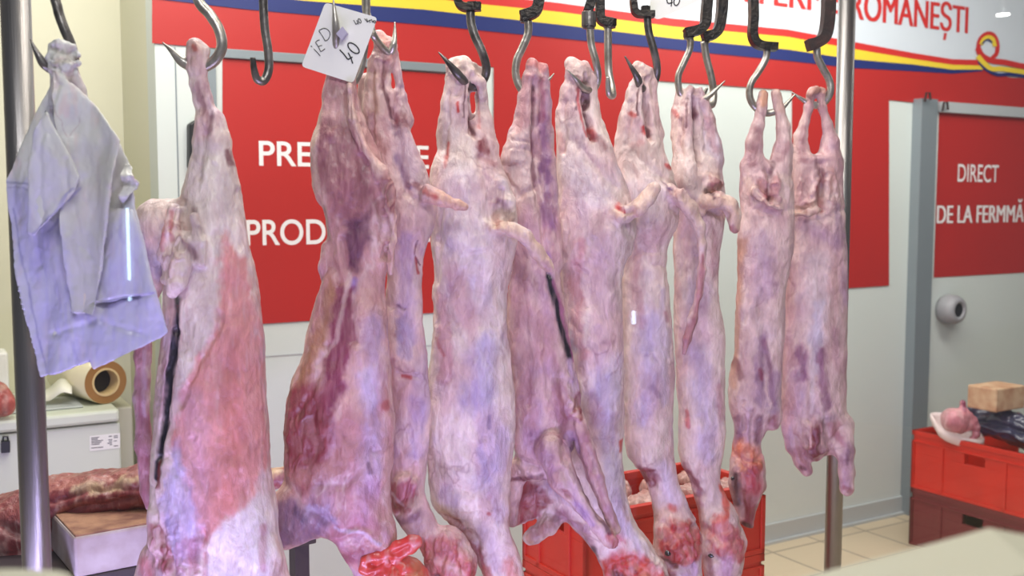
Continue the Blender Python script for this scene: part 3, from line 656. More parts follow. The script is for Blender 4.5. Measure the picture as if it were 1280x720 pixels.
C_ = flesh_object('lamb_carcass', f, 478, Y=railY(478) + .03, strokes=[
    ([(481, 70), (483, 110), (494, 160)], 2.6, (112, 52, 62), .75),  # dark of the gap between the shanks painted as a line
    ([(478, 50), (490, 66)], 12, (222, 164, 150), 0.8), ([(470, 90), (470, 140)], 8, (216, 180, 160), 0.6), ([(484, 75), (480, 110)], 4, (130, 60, 66), 0.5),
    ('poly', [(490, 130), (506, 140), (512, 160), (500, 170)], (146, 80, 92), 0.8, 8), ([(466, 170), (478, 190)], 8, (170, 110, 110), 0.5),
    ('poly', [(486, 150), (520, 170), (540, 240), (520, 250), (500, 220)], (212, 188, 198), 0.7, 14), ([(500, 196), (512, 232)], 6, (130, 90, 130), 0.6), ([(520, 230), (534, 238)], 5, (150, 70, 86), 0.7),
    ([(540, 245), (556, 250), (582, 258)], 9, (228, 188, 168), 0.9, False), ([(535, 240), (548, 246)], 5, (196, 90, 90), 0.7),
    ([(510, 300), (508, 360), (514, 420)], 14, (196, 168, 200), 0.7), ([(508, 400), (506, 440)], 10, (160, 150, 196), 0.49), ([(522, 322), (524, 340)], 2.5, (190, 50, 50), 0.9), ([(505, 468), (516, 470)], 3, (190, 50, 60), 0.8),
    ([(500, 380), (508, 384)], 2.5, (110, 60, 90), 0.6), ([(524, 300), (520, 318), (528, 330)], 1.5, (130, 60, 80), 0.8),
    ([(520, 500), (522, 560)], 12, (170, 150, 200), 0.42), ('poly', [(488, 606), (518, 590), (520, 612), (506, 634), (488, 636)], (186, 102, 118), 0.9, 6), ([(490, 614), (506, 628)], 2.5, (222, 190, 210), 0.8),
    ([(498, 650), (520, 640)], 10, (130, 76, 104), 0.7), ([(534, 620), (548, 660), (566, 680)], 9, (228, 190, 194), 0.7, False),
    ('poly', [(520, 676), (560, 660), (600, 700), (600, 740), (536, 740)], (200, 108, 110), 0.85, 12, False), ([(545, 690), (560, 700)], 8, (226, 180, 170), 0.7), ([(585, 706), (592, 730)], 8, (184, 44, 50), 0.9, False), ([(548, 716), (552, 740)], 6, (110, 30, 44), 0.8), ([(566, 700), (580, 712)], 6, (230, 190, 180), 0.6)],
    creases=[([(468, 90), (466, 180)], 3, 3), ([(500, 110), (496, 150)], 3, 3), ([(482, 80), (484, 120), (494, 160)], 4, 3), ([(498, 170), (508, 230), (516, 250)], 5, 3), ([(486, 380), (510, 384)], 3, 1.5), ([(520, 580), (516, 610), (500, 640)], 4, 3), ([(524, 470), (500, 466)], 4, 1.5), ([(556, 690), (544, 720)], 5, 4), ([(574, 690), (584, 720)], 4, 3)],
    rumple=[(520,238,16,12,.8),(560,696,36,30,1),(480,70,14,30,.6)], seed=31, base=(232, 204, 198), alt=(216, 176, 180), alt2=(194, 170, 202))
tag(C_, 'narrow lamb carcass tucked behind the reddish one, pointed tail stump to the right', 'lamb carcass', GC)

# D: pale, seen on its back
f = Field((524, 66, -56), (698, 800, 62))
f.chain([(568, 84, -4, 11), (578, 86, -4, 13), (574, 104, -4, 16), (570, 130, -4, 17), (572, 165, 0, 22)], .8, 6)
f.chain([(592, 84, 6, 7), (600, 92, 8, 9), (601, 120, 8, 9), (604, 150, 8, 12), (606, 180, 6, 16)], .9, 4)
f.chain([(582, 98, -8, 11), (598, 104, -4, 10), (602, 118, 0, 8)], .9, 5); f.chain([(590, 90, -10, 5), (584, 120, -16, 4), (580, 150, -14, 5)], .9, 4)
f.col([(150, 551, 598), (170, 549, 612), (190, 547, 622), (210, 544, 628), (230, 542, 638), (250, 543, 645), (270, 545, 648), (300, 546, 646), (330, 544, 641), (360, 542, 635), (400, 540, 633), (440, 538, 635), (480, 536, 636), (520, 536, 637), (560, 535, 638),
       (600, 537, 637), (630, 541, 636), (650, 556, 634), (668, 574, 638), (690, 592, 647), (720, 603, 657), (760, 612, 668), (790, 620, 664)], ratio=.58, k=9)
f.chain([(618, 282, -38, 7), (640, 286, -42, 8), (656, 294, -42, 8), (670, 312, -38, 7.5), (680, 326, -36, 7), (685, 332, -36, 6)], 1, 7)
f.chain([(628, 232, -22, 9), (634, 252, -24, 9), (636, 268, -24, 7)], .9, 5)
f.chain([(575, 230, -14, 32), (600, 260, -14, 34)], .6, 16)
f.blob(588, 300, -10, 44, 46, 30, 16); f.blob(588, 520, -8, 46, 90, 26, 18)
D_ = flesh_object('lamb_carcass', f, 600, strokes=[
    ([(592, 112), (590, 140), (594, 168)], 2.6, (112, 52, 62), .75), ([(582, 108), (580, 150)], 1.6, (112, 52, 62), .75),  # painted dark lines stand for the gaps between shank strands
    ([(566, 80), (590, 84), (600, 90)], 12, (232, 210, 198), 0.8), ([(560, 140), (564, 200)], 12, (222, 206, 206), 0.6), ([(573, 130), (574, 142)], 2.5, (206, 70, 60), 0.9), ([(562, 180), (558, 210)], 3, (214, 100, 90), 0.8),
    ('poly', [(592, 176), (604, 172), (612, 196), (598, 190)], (150, 76, 84), 0.85, 6), ([(600, 196), (618, 206)], 5, (188, 130, 134), 0.6), ([(597, 110), (600, 160)], 2.5, (200, 90, 84), 0.5),
    ([(570, 220), (584, 270), (590, 320)], 24, (226, 212, 216), 0.7), ([(556, 260), (560, 310)], 12, (190, 172, 196), 0.5), ([(622, 250), (636, 262)], 5, (150, 104, 120), 0.6),
    ([(618, 282), (640, 286), (658, 296), (684, 332)], 11, (234, 206, 186), 0.9, False), ([(680, 326), (686, 334)], 5, (205, 160, 170), 0.7), ([(622, 268), (622, 284)], 4, (200, 140, 130), 0.6),
    ([(552, 370), (560, 450), (556, 470)], 10, (202, 150, 158), 0.6), ([(570, 340), (588, 400)], 14, (206, 158, 166), 0.5), ([(612, 430), (606, 480), (590, 500)], 20, (164, 154, 206), 0.39), ([(596, 440), (612, 520), (610, 600)], 20, (182, 168, 212), 0.39),
    ([(548, 420), (556, 440)], 3, (196, 110, 110), 0.5), ([(612, 515), (613, 528)], 3, (120, 96, 150), 0.49), ([(556, 610), (572, 622)], 14, (140, 112, 160), 0.42), ([(600, 560), (612, 590)], 10, (150, 140, 190), 0.35),
    ('poly', [(552, 642), (574, 640), (590, 664), (604, 690), (610, 740), (600, 740), (588, 690), (566, 668)], (160, 82, 92), 0.85, 8, False), ([(560, 645), (580, 655)], 3, (220, 190, 200), 0.7),
    ([(611, 636), (612, 637)], 2.5, (196, 70, 70), 0.8), ([(606, 660), (622, 700)], 14, (214, 192, 208), 0.7, False), ([(640, 700), (646, 740)], 12, (214, 130, 120), 0.7, False), ([(608, 706), (616, 740)], 8, (196, 96, 86), 0.7, False)],
    creases=[([(591, 110), (590, 168)], 3, 6), ([(562, 120), (558, 200)], 3, 2.5), ([(592, 96), (590, 140), (594, 172)], 3.5, 5), ([(580, 90), (572, 120)], 4, 2), ([(628, 240), (624, 262), (618, 280)], 4, 4), ([(592, 330), (588, 400), (590, 500)], 9, 2.0), ([(548, 300), (580, 320), (620, 310)], 6, 1.6), ([(600, 200), (612, 240), (608, 270)], 6, 2.5),
             ([(552, 250), (550, 300), (546, 350)], 5, 2), ([(556, 640), (580, 648), (600, 680)], 5, 3), ([(560, 600), (590, 610), (625, 590)], 8, 2.2), ([(540, 380), (548, 400)], 4, 2)],
    rumple=[(630,258,14,22,1),(574,92,22,16,.6),(574,660,20,16,.6)], seed=41, base=(240, 224, 218), alt=(226, 196, 196), alt2=(202, 186, 214))
tag(D_, 'pale lamb carcass with a curved white tail stump reaching over the slit-bellied neighbour', 'lamb carcass', GC)

# E: side on with slit and crossed forelegs in front
f = Field((612, 68, -86), (800, 700, 58))
f.chain([(665, 80, 0, 8), (664, 98, 0, 10), (661, 120, 0, 12), (658, 145, 0, 14), (654, 165, 0, 17)], .9, 5)
f.chain([(678, 84, 6, 7), (678, 104, 8, 8), (679, 130, 8, 10), (681, 165, 8, 12), (683, 200, 8, 12)], .9, 4)
f.col([(165, 637, 672), (180, 632, 672), (200, 628, 674), (220, 627, 676), (240, 632, 684), (260, 638, 693), (290, 640, 696), (320, 638, 698), (350, 636, 702), (380, 634, 707), (410, 634, 711), (440, 635, 715), (470, 637, 722), (500, 637, 727),
       (530, 638, 726), (555, 640, 718), (575, 646, 708), (592, 655, 702)], ratio=.62, k=8)
f.chain([(686, 200, 4, 11), (687, 240, 2, 11), (688, 280, 0, 10), (694, 330, -4, 9)], .9, 5)
f.col([(170, 634, 660), (185, 630, 661), (200, 628, 660)], ratio=.9, wc=-6, k=3)
f.chain([(690, 556, -30, 22), (702, 588, -44, 17), (722, 614, -56, 11), (741, 637, -62, 8.5), (757, 655, -62, 10)], .95, 5)        # near foreleg
f.chain([(718, 520, -14, 12), (730, 558, -24, 11), (741, 588, -36, 10), (752, 618, -46, 8), (765, 648, -50, 7)], .95, 4)
f.chain([(650, 585, 6, 14), (642, 620, 10, 8), (640, 655, 10, 6)], .6, 7)
f.chain([(686, 345, -52, 2.5), (694, 375, -52, 5), (702, 410, -52, 6.5), (708, 434, -52, 5), (711, 446, -52, 2)], 4.5, 3, cut=True)
f.chain([(716, 470, -40, 4), (722, 500, -40, 4)], 1, 4, cut=True)
E_ = flesh_object('lamb_carcass', f, 667, strokes=[
    ([(660, 78), (684, 84)], 9, (214, 140, 136), 0.8, False), ([(658, 100), (650, 160)], 10, (206, 156, 160), 0.7), ([(667, 110), (666, 170), (670, 230)], 3.5, (110, 40, 66), 0.7),
    ('poly', [(634, 168), (660, 170), (668, 220), (650, 250), (632, 230), (628, 200)], (228, 204, 204), 0.85, 8), ([(680, 150), (684, 220), (686, 280)], 10, (150, 100, 146), 0.75), ([(676, 100), (678, 150)], 6, (170, 90, 110), 0.6),
    ([(660, 260), (672, 330), (684, 400)], 8, (214, 176, 190), 0.6), ([(645, 300), (650, 420), (660, 520)], 12, (196, 150, 154), 0.65), ([(684, 320), (690, 360)], 6, (150, 116, 190), 0.42),
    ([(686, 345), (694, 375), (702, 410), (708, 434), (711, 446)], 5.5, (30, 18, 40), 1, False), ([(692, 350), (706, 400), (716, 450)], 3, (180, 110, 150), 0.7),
    ([(710, 450), (720, 480), (723, 500)], 5, (214, 186, 214), 0.8), ([(696, 480), (706, 540)], 10, (160, 96, 120), 0.6), ([(716, 510), (722, 490), (724, 520)], 3, (150, 60, 70), 0.8), ([(656, 480), (668, 560)], 12, (186, 140, 150), 0.5),
    ([(670, 540), (690, 580)], 14, (150, 104, 140), 0.55), ([(712, 540), (716, 560)], 6, (190, 160, 200), 0.7), ([(640, 600), (676, 590)], 4, (120, 50, 70), 0.8),
    ([(694, 582), (700, 592)], 7, (216, 178, 180), 0.9), ([(704, 598), (706, 602)], 6, (160, 80, 90), 0.7), ([(724, 592), (726, 596)], 5, (226, 200, 206), 0.9), ([(716, 612), (736, 634)], 6, (160, 130, 200), 0.42), ([(742, 640), (752, 650)], 7, (220, 190, 196), 0.8), ([(756, 650), (764, 664)], 7, (190, 76, 84), 0.8),
    ([(728, 540), (750, 600), (762, 640)], 8, (184, 130, 150), 0.6), ([(714, 556), (722, 590), (744, 628), (756, 646)], 3, (110, 62, 96), 0.7), ([(664, 590), (692, 604), (714, 634), (738, 656)], 3.5, (130, 74, 104), 0.6), ([(702, 566), (716, 598), (740, 630)], 4, (226, 196, 214), 0.7), ([(732, 550), (748, 590), (760, 630)], 3, (220, 186, 204), 0.6)],  # highlights on the forelegs and the dark between them, painted in
    creases=[([(667, 100), (667, 170), (670, 230), (680, 300), (688, 340)], 3.2, 5), ([(632, 222), (648, 246), (668, 236)], 4, 3), ([(640, 175), (662, 180)], 2, 1.5), ([(640, 186), (662, 190)], 2, 1.5), ([(700, 470), (708, 520), (704, 560)], 6, 3.5),
             ([(712, 520), (724, 580), (746, 630)], 4, 3), ([(650, 300), (656, 400), (660, 500)], 7, 2.5), ([(668, 320), (680, 420), (690, 500)], 6, 2), ([(640, 570), (672, 580)], 5, 3), ([(704, 600), (736, 636)], 3, 2)],
    rumple=[(650,190,18,30,.5),(715,500,12,36,.9),(670,92,14,16,.6),(760,656,10,10,1),(660,592,24,12,.7)], seed=53, base=(224, 194, 192), alt=(206, 164, 170), alt2=(182, 150, 186))
tag(E_, 'lamb carcass seen side on, narrow dark belly slit and forelegs crossed in front', 'lamb carcass', GC)

# F: pale, broad back; shoulder mass and foreleg stub to the left, red throat
f = Field((626, 66, -54), (850, 800, 60))
f.chain([(714, 80, -2, 9), (722, 92, -4, 14), (716, 116, -2, 15), (714, 150, 0, 18)], .85, 5)
f.chain([(732, 82, 4, 6), (740, 98, 6, 8), (740, 130, 8, 9), (743, 160, 6, 12), (748, 190, 4, 18)], .9, 4)
f.col([(140, 697, 738), (165, 695, 752), (185, 694, 762), (205, 694, 771), (225, 693, 780), (245, 694, 788), (265, 696, 794), (290, 698, 796), (315, 698, 790), (335, 699, 780), (360, 700, 775), (400, 704, 775), (440, 710, 777), (480, 716, 778),
       (520, 716, 778), (560, 704, 779), (590, 690, 780), (620, 690, 783), (645, 700, 792), (670, 728, 803), (690, 744, 814), (710, 754, 828), (740, 764, 838), (790, 776, 842)], ratio=.6, k=9)
f.chain([(764, 262, -28, 7), (778, 268, -36, 9), (792, 260, -38, 8), (804, 248, -36, 8), (812, 236, -34, 9)], 1, 7)
f.chain([(708, 600, 6, 32), (676, 610, 8, 28), (652, 628, 8, 24), (642, 640, 8, 18)], .7, 12)
f.chain([(700, 640, -2, 12), (684, 656, -4, 11), (668, 668, -4, 9), (662, 671, -4, 8)], .9, 7)
f.blob(740, 290, -8, 40, 50, 30, 16); f.blob(748, 420, -10, 26, 100, 24, 18); f.chain([(790, 690, -8, 26), (806, 716, -8, 28)], .8, 9)
F_ = flesh_object('lamb_carcass', f, 728, strokes=[
    ([(731, 108), (733, 140), (739, 172)], 2.6, (112, 52, 62), .75), ([(722, 112), (720, 140)], 1.6, (112, 52, 62), .75),  # shank gaps darkened by painted lines
    ([(712, 76), (728, 92), (744, 104)], 12, (232, 208, 200), 0.85), ([(722, 116), (724, 150), (732, 170)], 1.8, (206, 70, 70), 0.8), ([(738, 160), (742, 175)], 4, (200, 84, 80), 0.7), ([(728, 105), (722, 115)], 4, (190, 90, 90), 0.6), ([(745, 175), (752, 186)], 6, (150, 90, 96), 0.6),
    ([(706, 200), (730, 230), (760, 240)], 24, (228, 214, 214), 0.7), ([(700, 170), (702, 190)], 6, (222, 160, 150), 0.5),
    ([(764, 262), (778, 268), (794, 258), (812, 238)], 9, (236, 208, 190), 0.9, False), ([(768, 256), (774, 262)], 4, (206, 60, 60), 0.8),
    ([(722, 300), (716, 360), (724, 440)], 9, (212, 150, 152), 0.6), ([(760, 300), (756, 380)], 20, (206, 176, 190), 0.5), ([(750, 470), (762, 560), (770, 640)], 18, (178, 168, 214), 0.42), ([(736, 490), (744, 520)], 12, (190, 150, 178), 0.5),
    ([(775, 548), (775, 560)], 3.5, (206, 84, 66), 0.9), ('poly', [(642, 600), (668, 596), (690, 620), (672, 648), (640, 662)], (166, 74, 88), 0.9, 10, False), ([(690, 596), (720, 620)], 14, (196, 168, 190), 0.7), ([(664, 668), (690, 650)], 9, (172, 108, 112), 0.7, False), ([(660, 670), (664, 674)], 5, (214, 170, 150), 0.8, False),
    ([(700, 640), (730, 668), (744, 700)], 12, (164, 104, 130), 0.7, False), ([(756, 655), (772, 666)], 8, (200, 90, 110), 0.7), ([(770, 640), (792, 670), (800, 690)], 10, (214, 202, 222), 0.7, False),
    ('poly', [(752, 700), (768, 682), (800, 684), (826, 706), (845, 740), (820, 800), (756, 780)], (204, 60, 52), 0.95, 12, False), ([(800, 700), (812, 720)], 10, (226, 110, 84), 0.8), ([(770, 712), (784, 716)], 8, (90, 20, 44), 0.9), ([(786, 700), (790, 704)], 4, (120, 20, 40), 0.6), ([(742, 680), (748, 716)], 5, (70, 30, 60), 0.7, False)],
    creases=[([(731, 108), (739, 172)], 3, 6), ([(706, 130), (704, 190)], 3, 2.5), ([(715, 176), (744, 210), (778, 244)], 6, 2.5), ([(731, 98), (733, 140), (740, 176)], 3.2, 5), ([(716, 104), (718, 130)], 4, 2), ([(766, 258), (772, 262), (786, 268)], 4, 3), ([(738, 300), (736, 380), (744, 500)], 8, 1.8), ([(704, 260), (706, 320)], 5, 2), ([(776, 268), (784, 292)], 5, 2),
             ([(690, 640), (720, 652), (748, 650)], 5, 3), ([(765, 700), (790, 690), (815, 712)], 4, 3), ([(780, 720), (800, 706)], 4, 3), ([(718, 330), (730, 340)], 4, 1.6), ([(710, 400), (722, 412)], 4, 1.6)],
    rumple=[(782,264,12,12,1),(720,96,20,18,.6),(798,710,36,26,1),(676,640,26,30,.5)], seed=61, base=(240, 224, 216), alt=(228, 198, 198), alt2=(204, 188, 214))
tag(F_, 'pale broad lamb carcass just right of the slit-bellied one, neck bright red with blood', 'lamb carcass', GC)

def sheep_head(f, pts, k=8): f.chain(pts, .85, k)
# G
f = Field((752, 68, -54), (900, 800, 62))
f.chain([(796, 84, -4, 8), (803, 92, -4, 11), (797, 118, -2, 15), (796, 150, 0, 18)], .85, 5)
f.chain([(812, 88, 4, 6), (815, 104, 6, 8), (814, 135, 6, 9), (816, 165, 6, 12)], .9, 4)
f.chain([(802, 100, -14, 6), (798, 130, -16, 4), (796, 150, -14, 5)], .9, 3)
f.col([(135, 780, 816), (155, 774, 822), (175, 769, 827), (195, 765, 833), (215, 765, 841), (235, 768, 846), (255, 776, 848), (280, 780, 845), (300, 780, 838), (320, 778, 835), (345, 777, 834), (380, 778, 837), (410, 778, 840), (440, 779, 841), (480, 780, 843), (520, 781, 843), (550, 781, 842),
       (570, 783, 842), (585, 797, 845), (600, 806, 848), (620, 813, 857), (640, 818, 866), (660, 821, 872), (680, 822, 872), (700, 826, 868)], ratio=.62, k=8)
f.chain([(846, 662, -4, 27), (848, 690, -6, 28), (850, 715, -8, 24), (853, 745, -8, 19), (856, 775, -8, 14)], .85, 8)
f.blob(834, 706, -20, 6, 7, 10, 6); f.blob(872, 674, 4, 8, 8, 9, 6)
f.chain([(832, 236, -26, 8), (846, 246, -30, 9), (858, 260, -30, 9), (868, 282, -28, 8), (873, 305, -27, 7), (873, 335, -27, 6), (869, 365, -27, 5), (861, 395, -28, 4), (854, 420, -29, 3.2), (850, 438, -30, 2.5)], 1, 5)
f.blob(806, 265, -8, 32, 44, 30, 16); f.blob(810, 450, -8, 22, 110, 20, 16)
G_ = flesh_object('lamb_carcass', f, 808, strokes=[
    ([(806, 112), (806, 140), (811, 170)], 2.6, (112, 52, 62), .75), ([(796, 112), (794, 145)], 1.6, (112, 52, 62), .75),  # dark strokes painted where the shanks part
    ([(790, 80), (806, 94), (816, 108)], 11, (232, 206, 198), 0.85), ([(785, 142), (790, 146)], 4, (206, 84, 76), 0.8), ([(802, 160), (804, 168)], 4, (204, 60, 56), 0.8), ([(832, 208), (836, 210)], 3.5, (206, 70, 66), 0.8), ([(788, 182), (800, 180)], 5, (206, 110, 104), 0.5),
    ([(776, 180), (800, 220), (820, 260)], 24, (228, 210, 208), 0.7), ([(828, 228), (834, 240)], 4, (110, 60, 120), 0.7),
    ([(836, 240), (858, 262), (872, 300)], 9, (226, 200, 184), 0.8), ([(873, 320), (866, 380), (850, 438)], 6, (186, 130, 134), 0.9, False),
    ([(792, 320), (796, 400)], 10, (206, 160, 168), 0.5), ([(812, 400), (808, 480), (800, 520)], 16, (176, 162, 214), 0.42), ([(826, 360), (828, 500)], 8, (206, 190, 208), 0.6), ([(830, 390), (832, 400)], 4, (190, 130, 140), 0.6), ([(812, 480), (820, 490)], 5, (140, 104, 140), 0.5),
    ('poly', [(796, 578), (812, 580), (822, 596), (814, 606), (800, 596)], (150, 66, 80), 0.85, 6, False), ([(826, 580), (840, 620)], 14, (222, 206, 222), 0.8), ([(826, 640), (848, 650)], 16, (232, 200, 184), 0.8, False), ([(836, 630), (840, 632)], 6, (214, 96, 80), 0.7), ([(808, 620), (822, 680)], 7, (186, 140, 130), 0.7, False),
    ('poly', [(826, 650), (856, 642), (878, 660), (880, 690), (862, 700), (838, 700), (824, 680)], (196, 66, 70), 0.95, 8, False), ([(844, 664), (860, 660)], 7, (226, 130, 124), 0.8), ([(862, 680), (868, 690)], 6, (166, 40, 48), 0.7), ([(848, 680), (852, 690)], 4, (220, 150, 150), 0.6),
    ([(862, 706), (852, 720), (850, 770)], 13, (204, 172, 206), 0.85, False), ([(828, 704), (834, 720), (838, 760)], 8, (160, 90, 92), 0.8, False), ([(826, 690), (842, 700)], 3, (110, 30, 36), 0.7)],
    creases=[([(806, 112), (811, 170)], 3, 6), ([(786, 130), (782, 180)], 3, 2.5), ([(790, 190), (812, 214), (836, 236)], 6, 2.5), ([(808, 100), (806, 140), (812, 176)], 3.2, 5), ([(832, 236), (830, 250), (842, 268)], 4, 3), ([(800, 300), (810, 330), (834, 334)], 5, 1.6), ([(808, 340), (812, 440)], 7, 1.5), ([(786, 200), (796, 250)], 6, 2),
             ([(826, 650), (850, 660), (876, 652)], 4, 3), ([(836, 700), (860, 702), (872, 690)], 4, 3), ([(848, 668), (856, 690)], 4, 3), ([(800, 590), (816, 606)], 4, 2.5)],
    rumple=[(840,238,14,14,1),(800,96,18,18,.6),(851,672,28,28,1)], seed=71, base=(238, 220, 212), alt=(224, 192, 192), alt2=(200, 182, 212))
tag(G_, 'lamb carcass whose long thin tail hangs over its right neighbour, raw red head', 'lamb carcass', GC)
# H
f = Field((826, 96, -48), (950, 800, 62))
f.chain([(864, 112, 0, 7), (862, 126, 0, 11), (861, 150, 0, 16), (860, 180, 0, 19)], .9, 5)
f.chain([(852, 115, 6, 6), (850, 140, 6, 8), (849, 170, 6, 10)], .9, 5)
f.chain([(876, 112, 4, 6), (879, 128, 4, 8), (883, 150, 6, 11), (888, 180, 6, 13), (890, 200, 4, 15)], .9, 3.5)
f.col([(185, 842, 876), (200, 841, 896), (220, 842, 902), (240, 842, 906), (260, 843, 906), (280, 843, 905), (300, 843, 902), (320, 842, 899), (350, 841, 899), (380, 840, 901), (420, 842, 904), (460, 844, 907), (500, 846, 906), (540, 846, 906), (565, 846, 904),
       (585, 852, 900), (600, 861, 900), (620, 868, 908), (640, 874, 917), (660, 878, 924), (680, 880, 928)], ratio=.6, k=8)
f.chain([(900, 652, -4, 23), (904, 678, -6, 27), (903, 702, -8, 23), (899, 735, -8, 17), (897, 770, -8, 12)], .85, 8)
f.blob(926, 682, 4, 7, 10, 9, 6); f.blob(886, 700, -18, 6, 8, 9, 6)
f.chain([(874, 262, -24, 7), (880, 252, -32, 8), (892, 250, -34, 9), (905, 256, -32, 10), (910, 268, -30, 9), (911, 285, -28, 7)], 1, 5)
f.blob(858, 225, -8, 20, 34, 26, 14); f.blob(886, 228, -12, 12, 16, 16, 6, cut=False)
f.chain([(886, 222, -40, 6), (890, 232, -40, 6)], 1, 4, cut=True)
H_ = flesh_object('lamb_carcass', f, 868, strokes=[
    ([(868, 128), (866, 160), (871, 200)], 2.4, (112, 52, 62), .75), ([(858, 124), (856, 160)], 1.6, (112, 52, 62), .75),  # gap between the shanks painted dark
    ([(862, 108), (876, 112)], 9, (234, 204, 196), 0.85, False), ([(844, 138), (846, 146)], 3.5, (206, 84, 76), 0.7), ([(870, 135), (868, 160)], 3, (120, 60, 66), 0.6), ([(850, 150), (850, 180)], 6, (206, 168, 160), 0.5), ([(886, 150), (892, 190)], 7, (196, 148, 150), 0.6),
    ([(852, 210), (864, 240)], 18, (228, 210, 208), 0.7), ('poly', [(880, 216), (898, 218), (900, 240), (884, 244)], (164, 96, 100), 0.7, 6), ([(880, 216), (896, 222)], 3, (222, 190, 180), 0.8),
    ([(872, 262), (880, 252), (905, 254), (911, 288)], 10, (236, 206, 186), 0.9, False), ([(906, 284), (912, 290)], 5, (190, 130, 130), 0.8), ([(878, 240), (884, 246)], 4, (90, 44, 60), 0.7),
    ([(890, 300), (892, 340)], 10, (206, 156, 160), 0.5), ([(870, 440), (884, 520), (880, 560)], 18, (184, 170, 216), 0.42), ([(856, 512), (856, 530)], 4, (206, 80, 90), 0.7), ([(898, 480), (900, 520)], 5, (206, 150, 160), 0.5), ([(870, 350), (876, 420)], 12, (214, 180, 190), 0.5),
    ([(852, 585), (868, 600), (876, 620)], 9, (160, 84, 110), 0.75, False), ([(884, 590), (888, 640)], 12, (232, 212, 206), 0.8), ([(868, 620), (876, 660)], 6, (176, 110, 106), 0.7, False), ([(900, 610), (908, 640), (892, 646)], 7, (224, 96, 70), 0.85, False),
    ('poly', [(880, 650), (910, 644), (930, 670), (930, 700), (908, 690), (886, 680)], (206, 104, 108), 0.85, 10, False), ([(888, 666), (892, 672)], 5, (226, 186, 176), 0.8), ([(920, 670), (924, 690)], 8, (190, 74, 84), 0.7), ([(904, 690), (900, 720), (900, 770)], 12, (206, 166, 194), 0.8, False), ([(882, 690), (884, 715)], 5, (150, 90, 96), 0.7, False)],
    creases=[([(868, 124), (871, 205)], 3, 6), ([(850, 150), (848, 200)], 3, 2.5), ([(869, 118), (866, 150), (870, 190), (872, 215)], 3.2, 5), ([(870, 262), (880, 262), (900, 270)], 4, 3), ([(866, 320), (872, 420)], 6, 1.5), ([(848, 300), (852, 340)], 5, 1.5), ([(882, 656), (900, 668), (924, 664)], 4, 2.5), ([(890, 690), (906, 694)], 3, 2.5), ([(856, 590), (874, 616)], 5, 3)],
    rumple=[(888,232,14,20,1),(866,122,16,14,.5),(905,672,26,28,.9)], seed=83, base=(238, 218, 210), alt=(224, 192, 192), alt2=(202, 184, 212))
tag(H_, 'lamb carcass right of the long-tailed one, with short bent tail stump and pink head', 'lamb carcass', GC)
# I
f = Field((900, 104, -46), (1002, 668, 52))
f.chain([(954, 118, 0, 5.5), (952, 134, 0, 6.5), (948, 158, 0, 7.5), (943, 180, 0, 10), (941, 205, 0, 13)], .9, 4)
f.chain([(970, 118, 0, 6), (974, 136, 0, 6), (979, 160, 0, 8), (980, 185, 0, 11), (976, 212, 0, 14)], .9, 4)
f.col([(205, 927, 960), (225, 925, 990), (245, 923, 991), (265, 925, 990), (285, 927, 989), (310, 927, 987), (340, 923, 985), (370, 919, 983), (400, 917, 981), (440, 917, 979), (465, 913, 978), (490, 910, 976), (510, 911, 973), (525, 916, 966), (540, 918, 957), (555, 917, 950), (570, 916, 949)], ratio=.6, k=7)
f.chain([(966, 505, -2, 9), (967, 520, -4, 8), (965, 530, -6, 7)], .9, 5)
f.chain([(933, 562, -2, 16), (934, 580, -4, 21), (933, 602, -6, 21), (931, 622, -8, 14), (931, 642, -9, 8.5), (932, 650, -9, 6)], .85, 7)
f.blob(951, 604, -2, 6, 8, 7, 5); f.blob(916, 600, -10, 5, 8, 8, 5); f.chain([(930, 648, -14, 3), (937, 654, -10, 3)], 1, 3)
f.chain([(957, 222, -34, 5), (957, 245, -34, 8)], 1, 5, cut=True)
f.chain([(940, 240, -20, 5), (955, 256, -30, 4), (970, 262, -26, 4)], 1, 4)
f.blob(956, 300, -6, 28, 50, 20, 14)
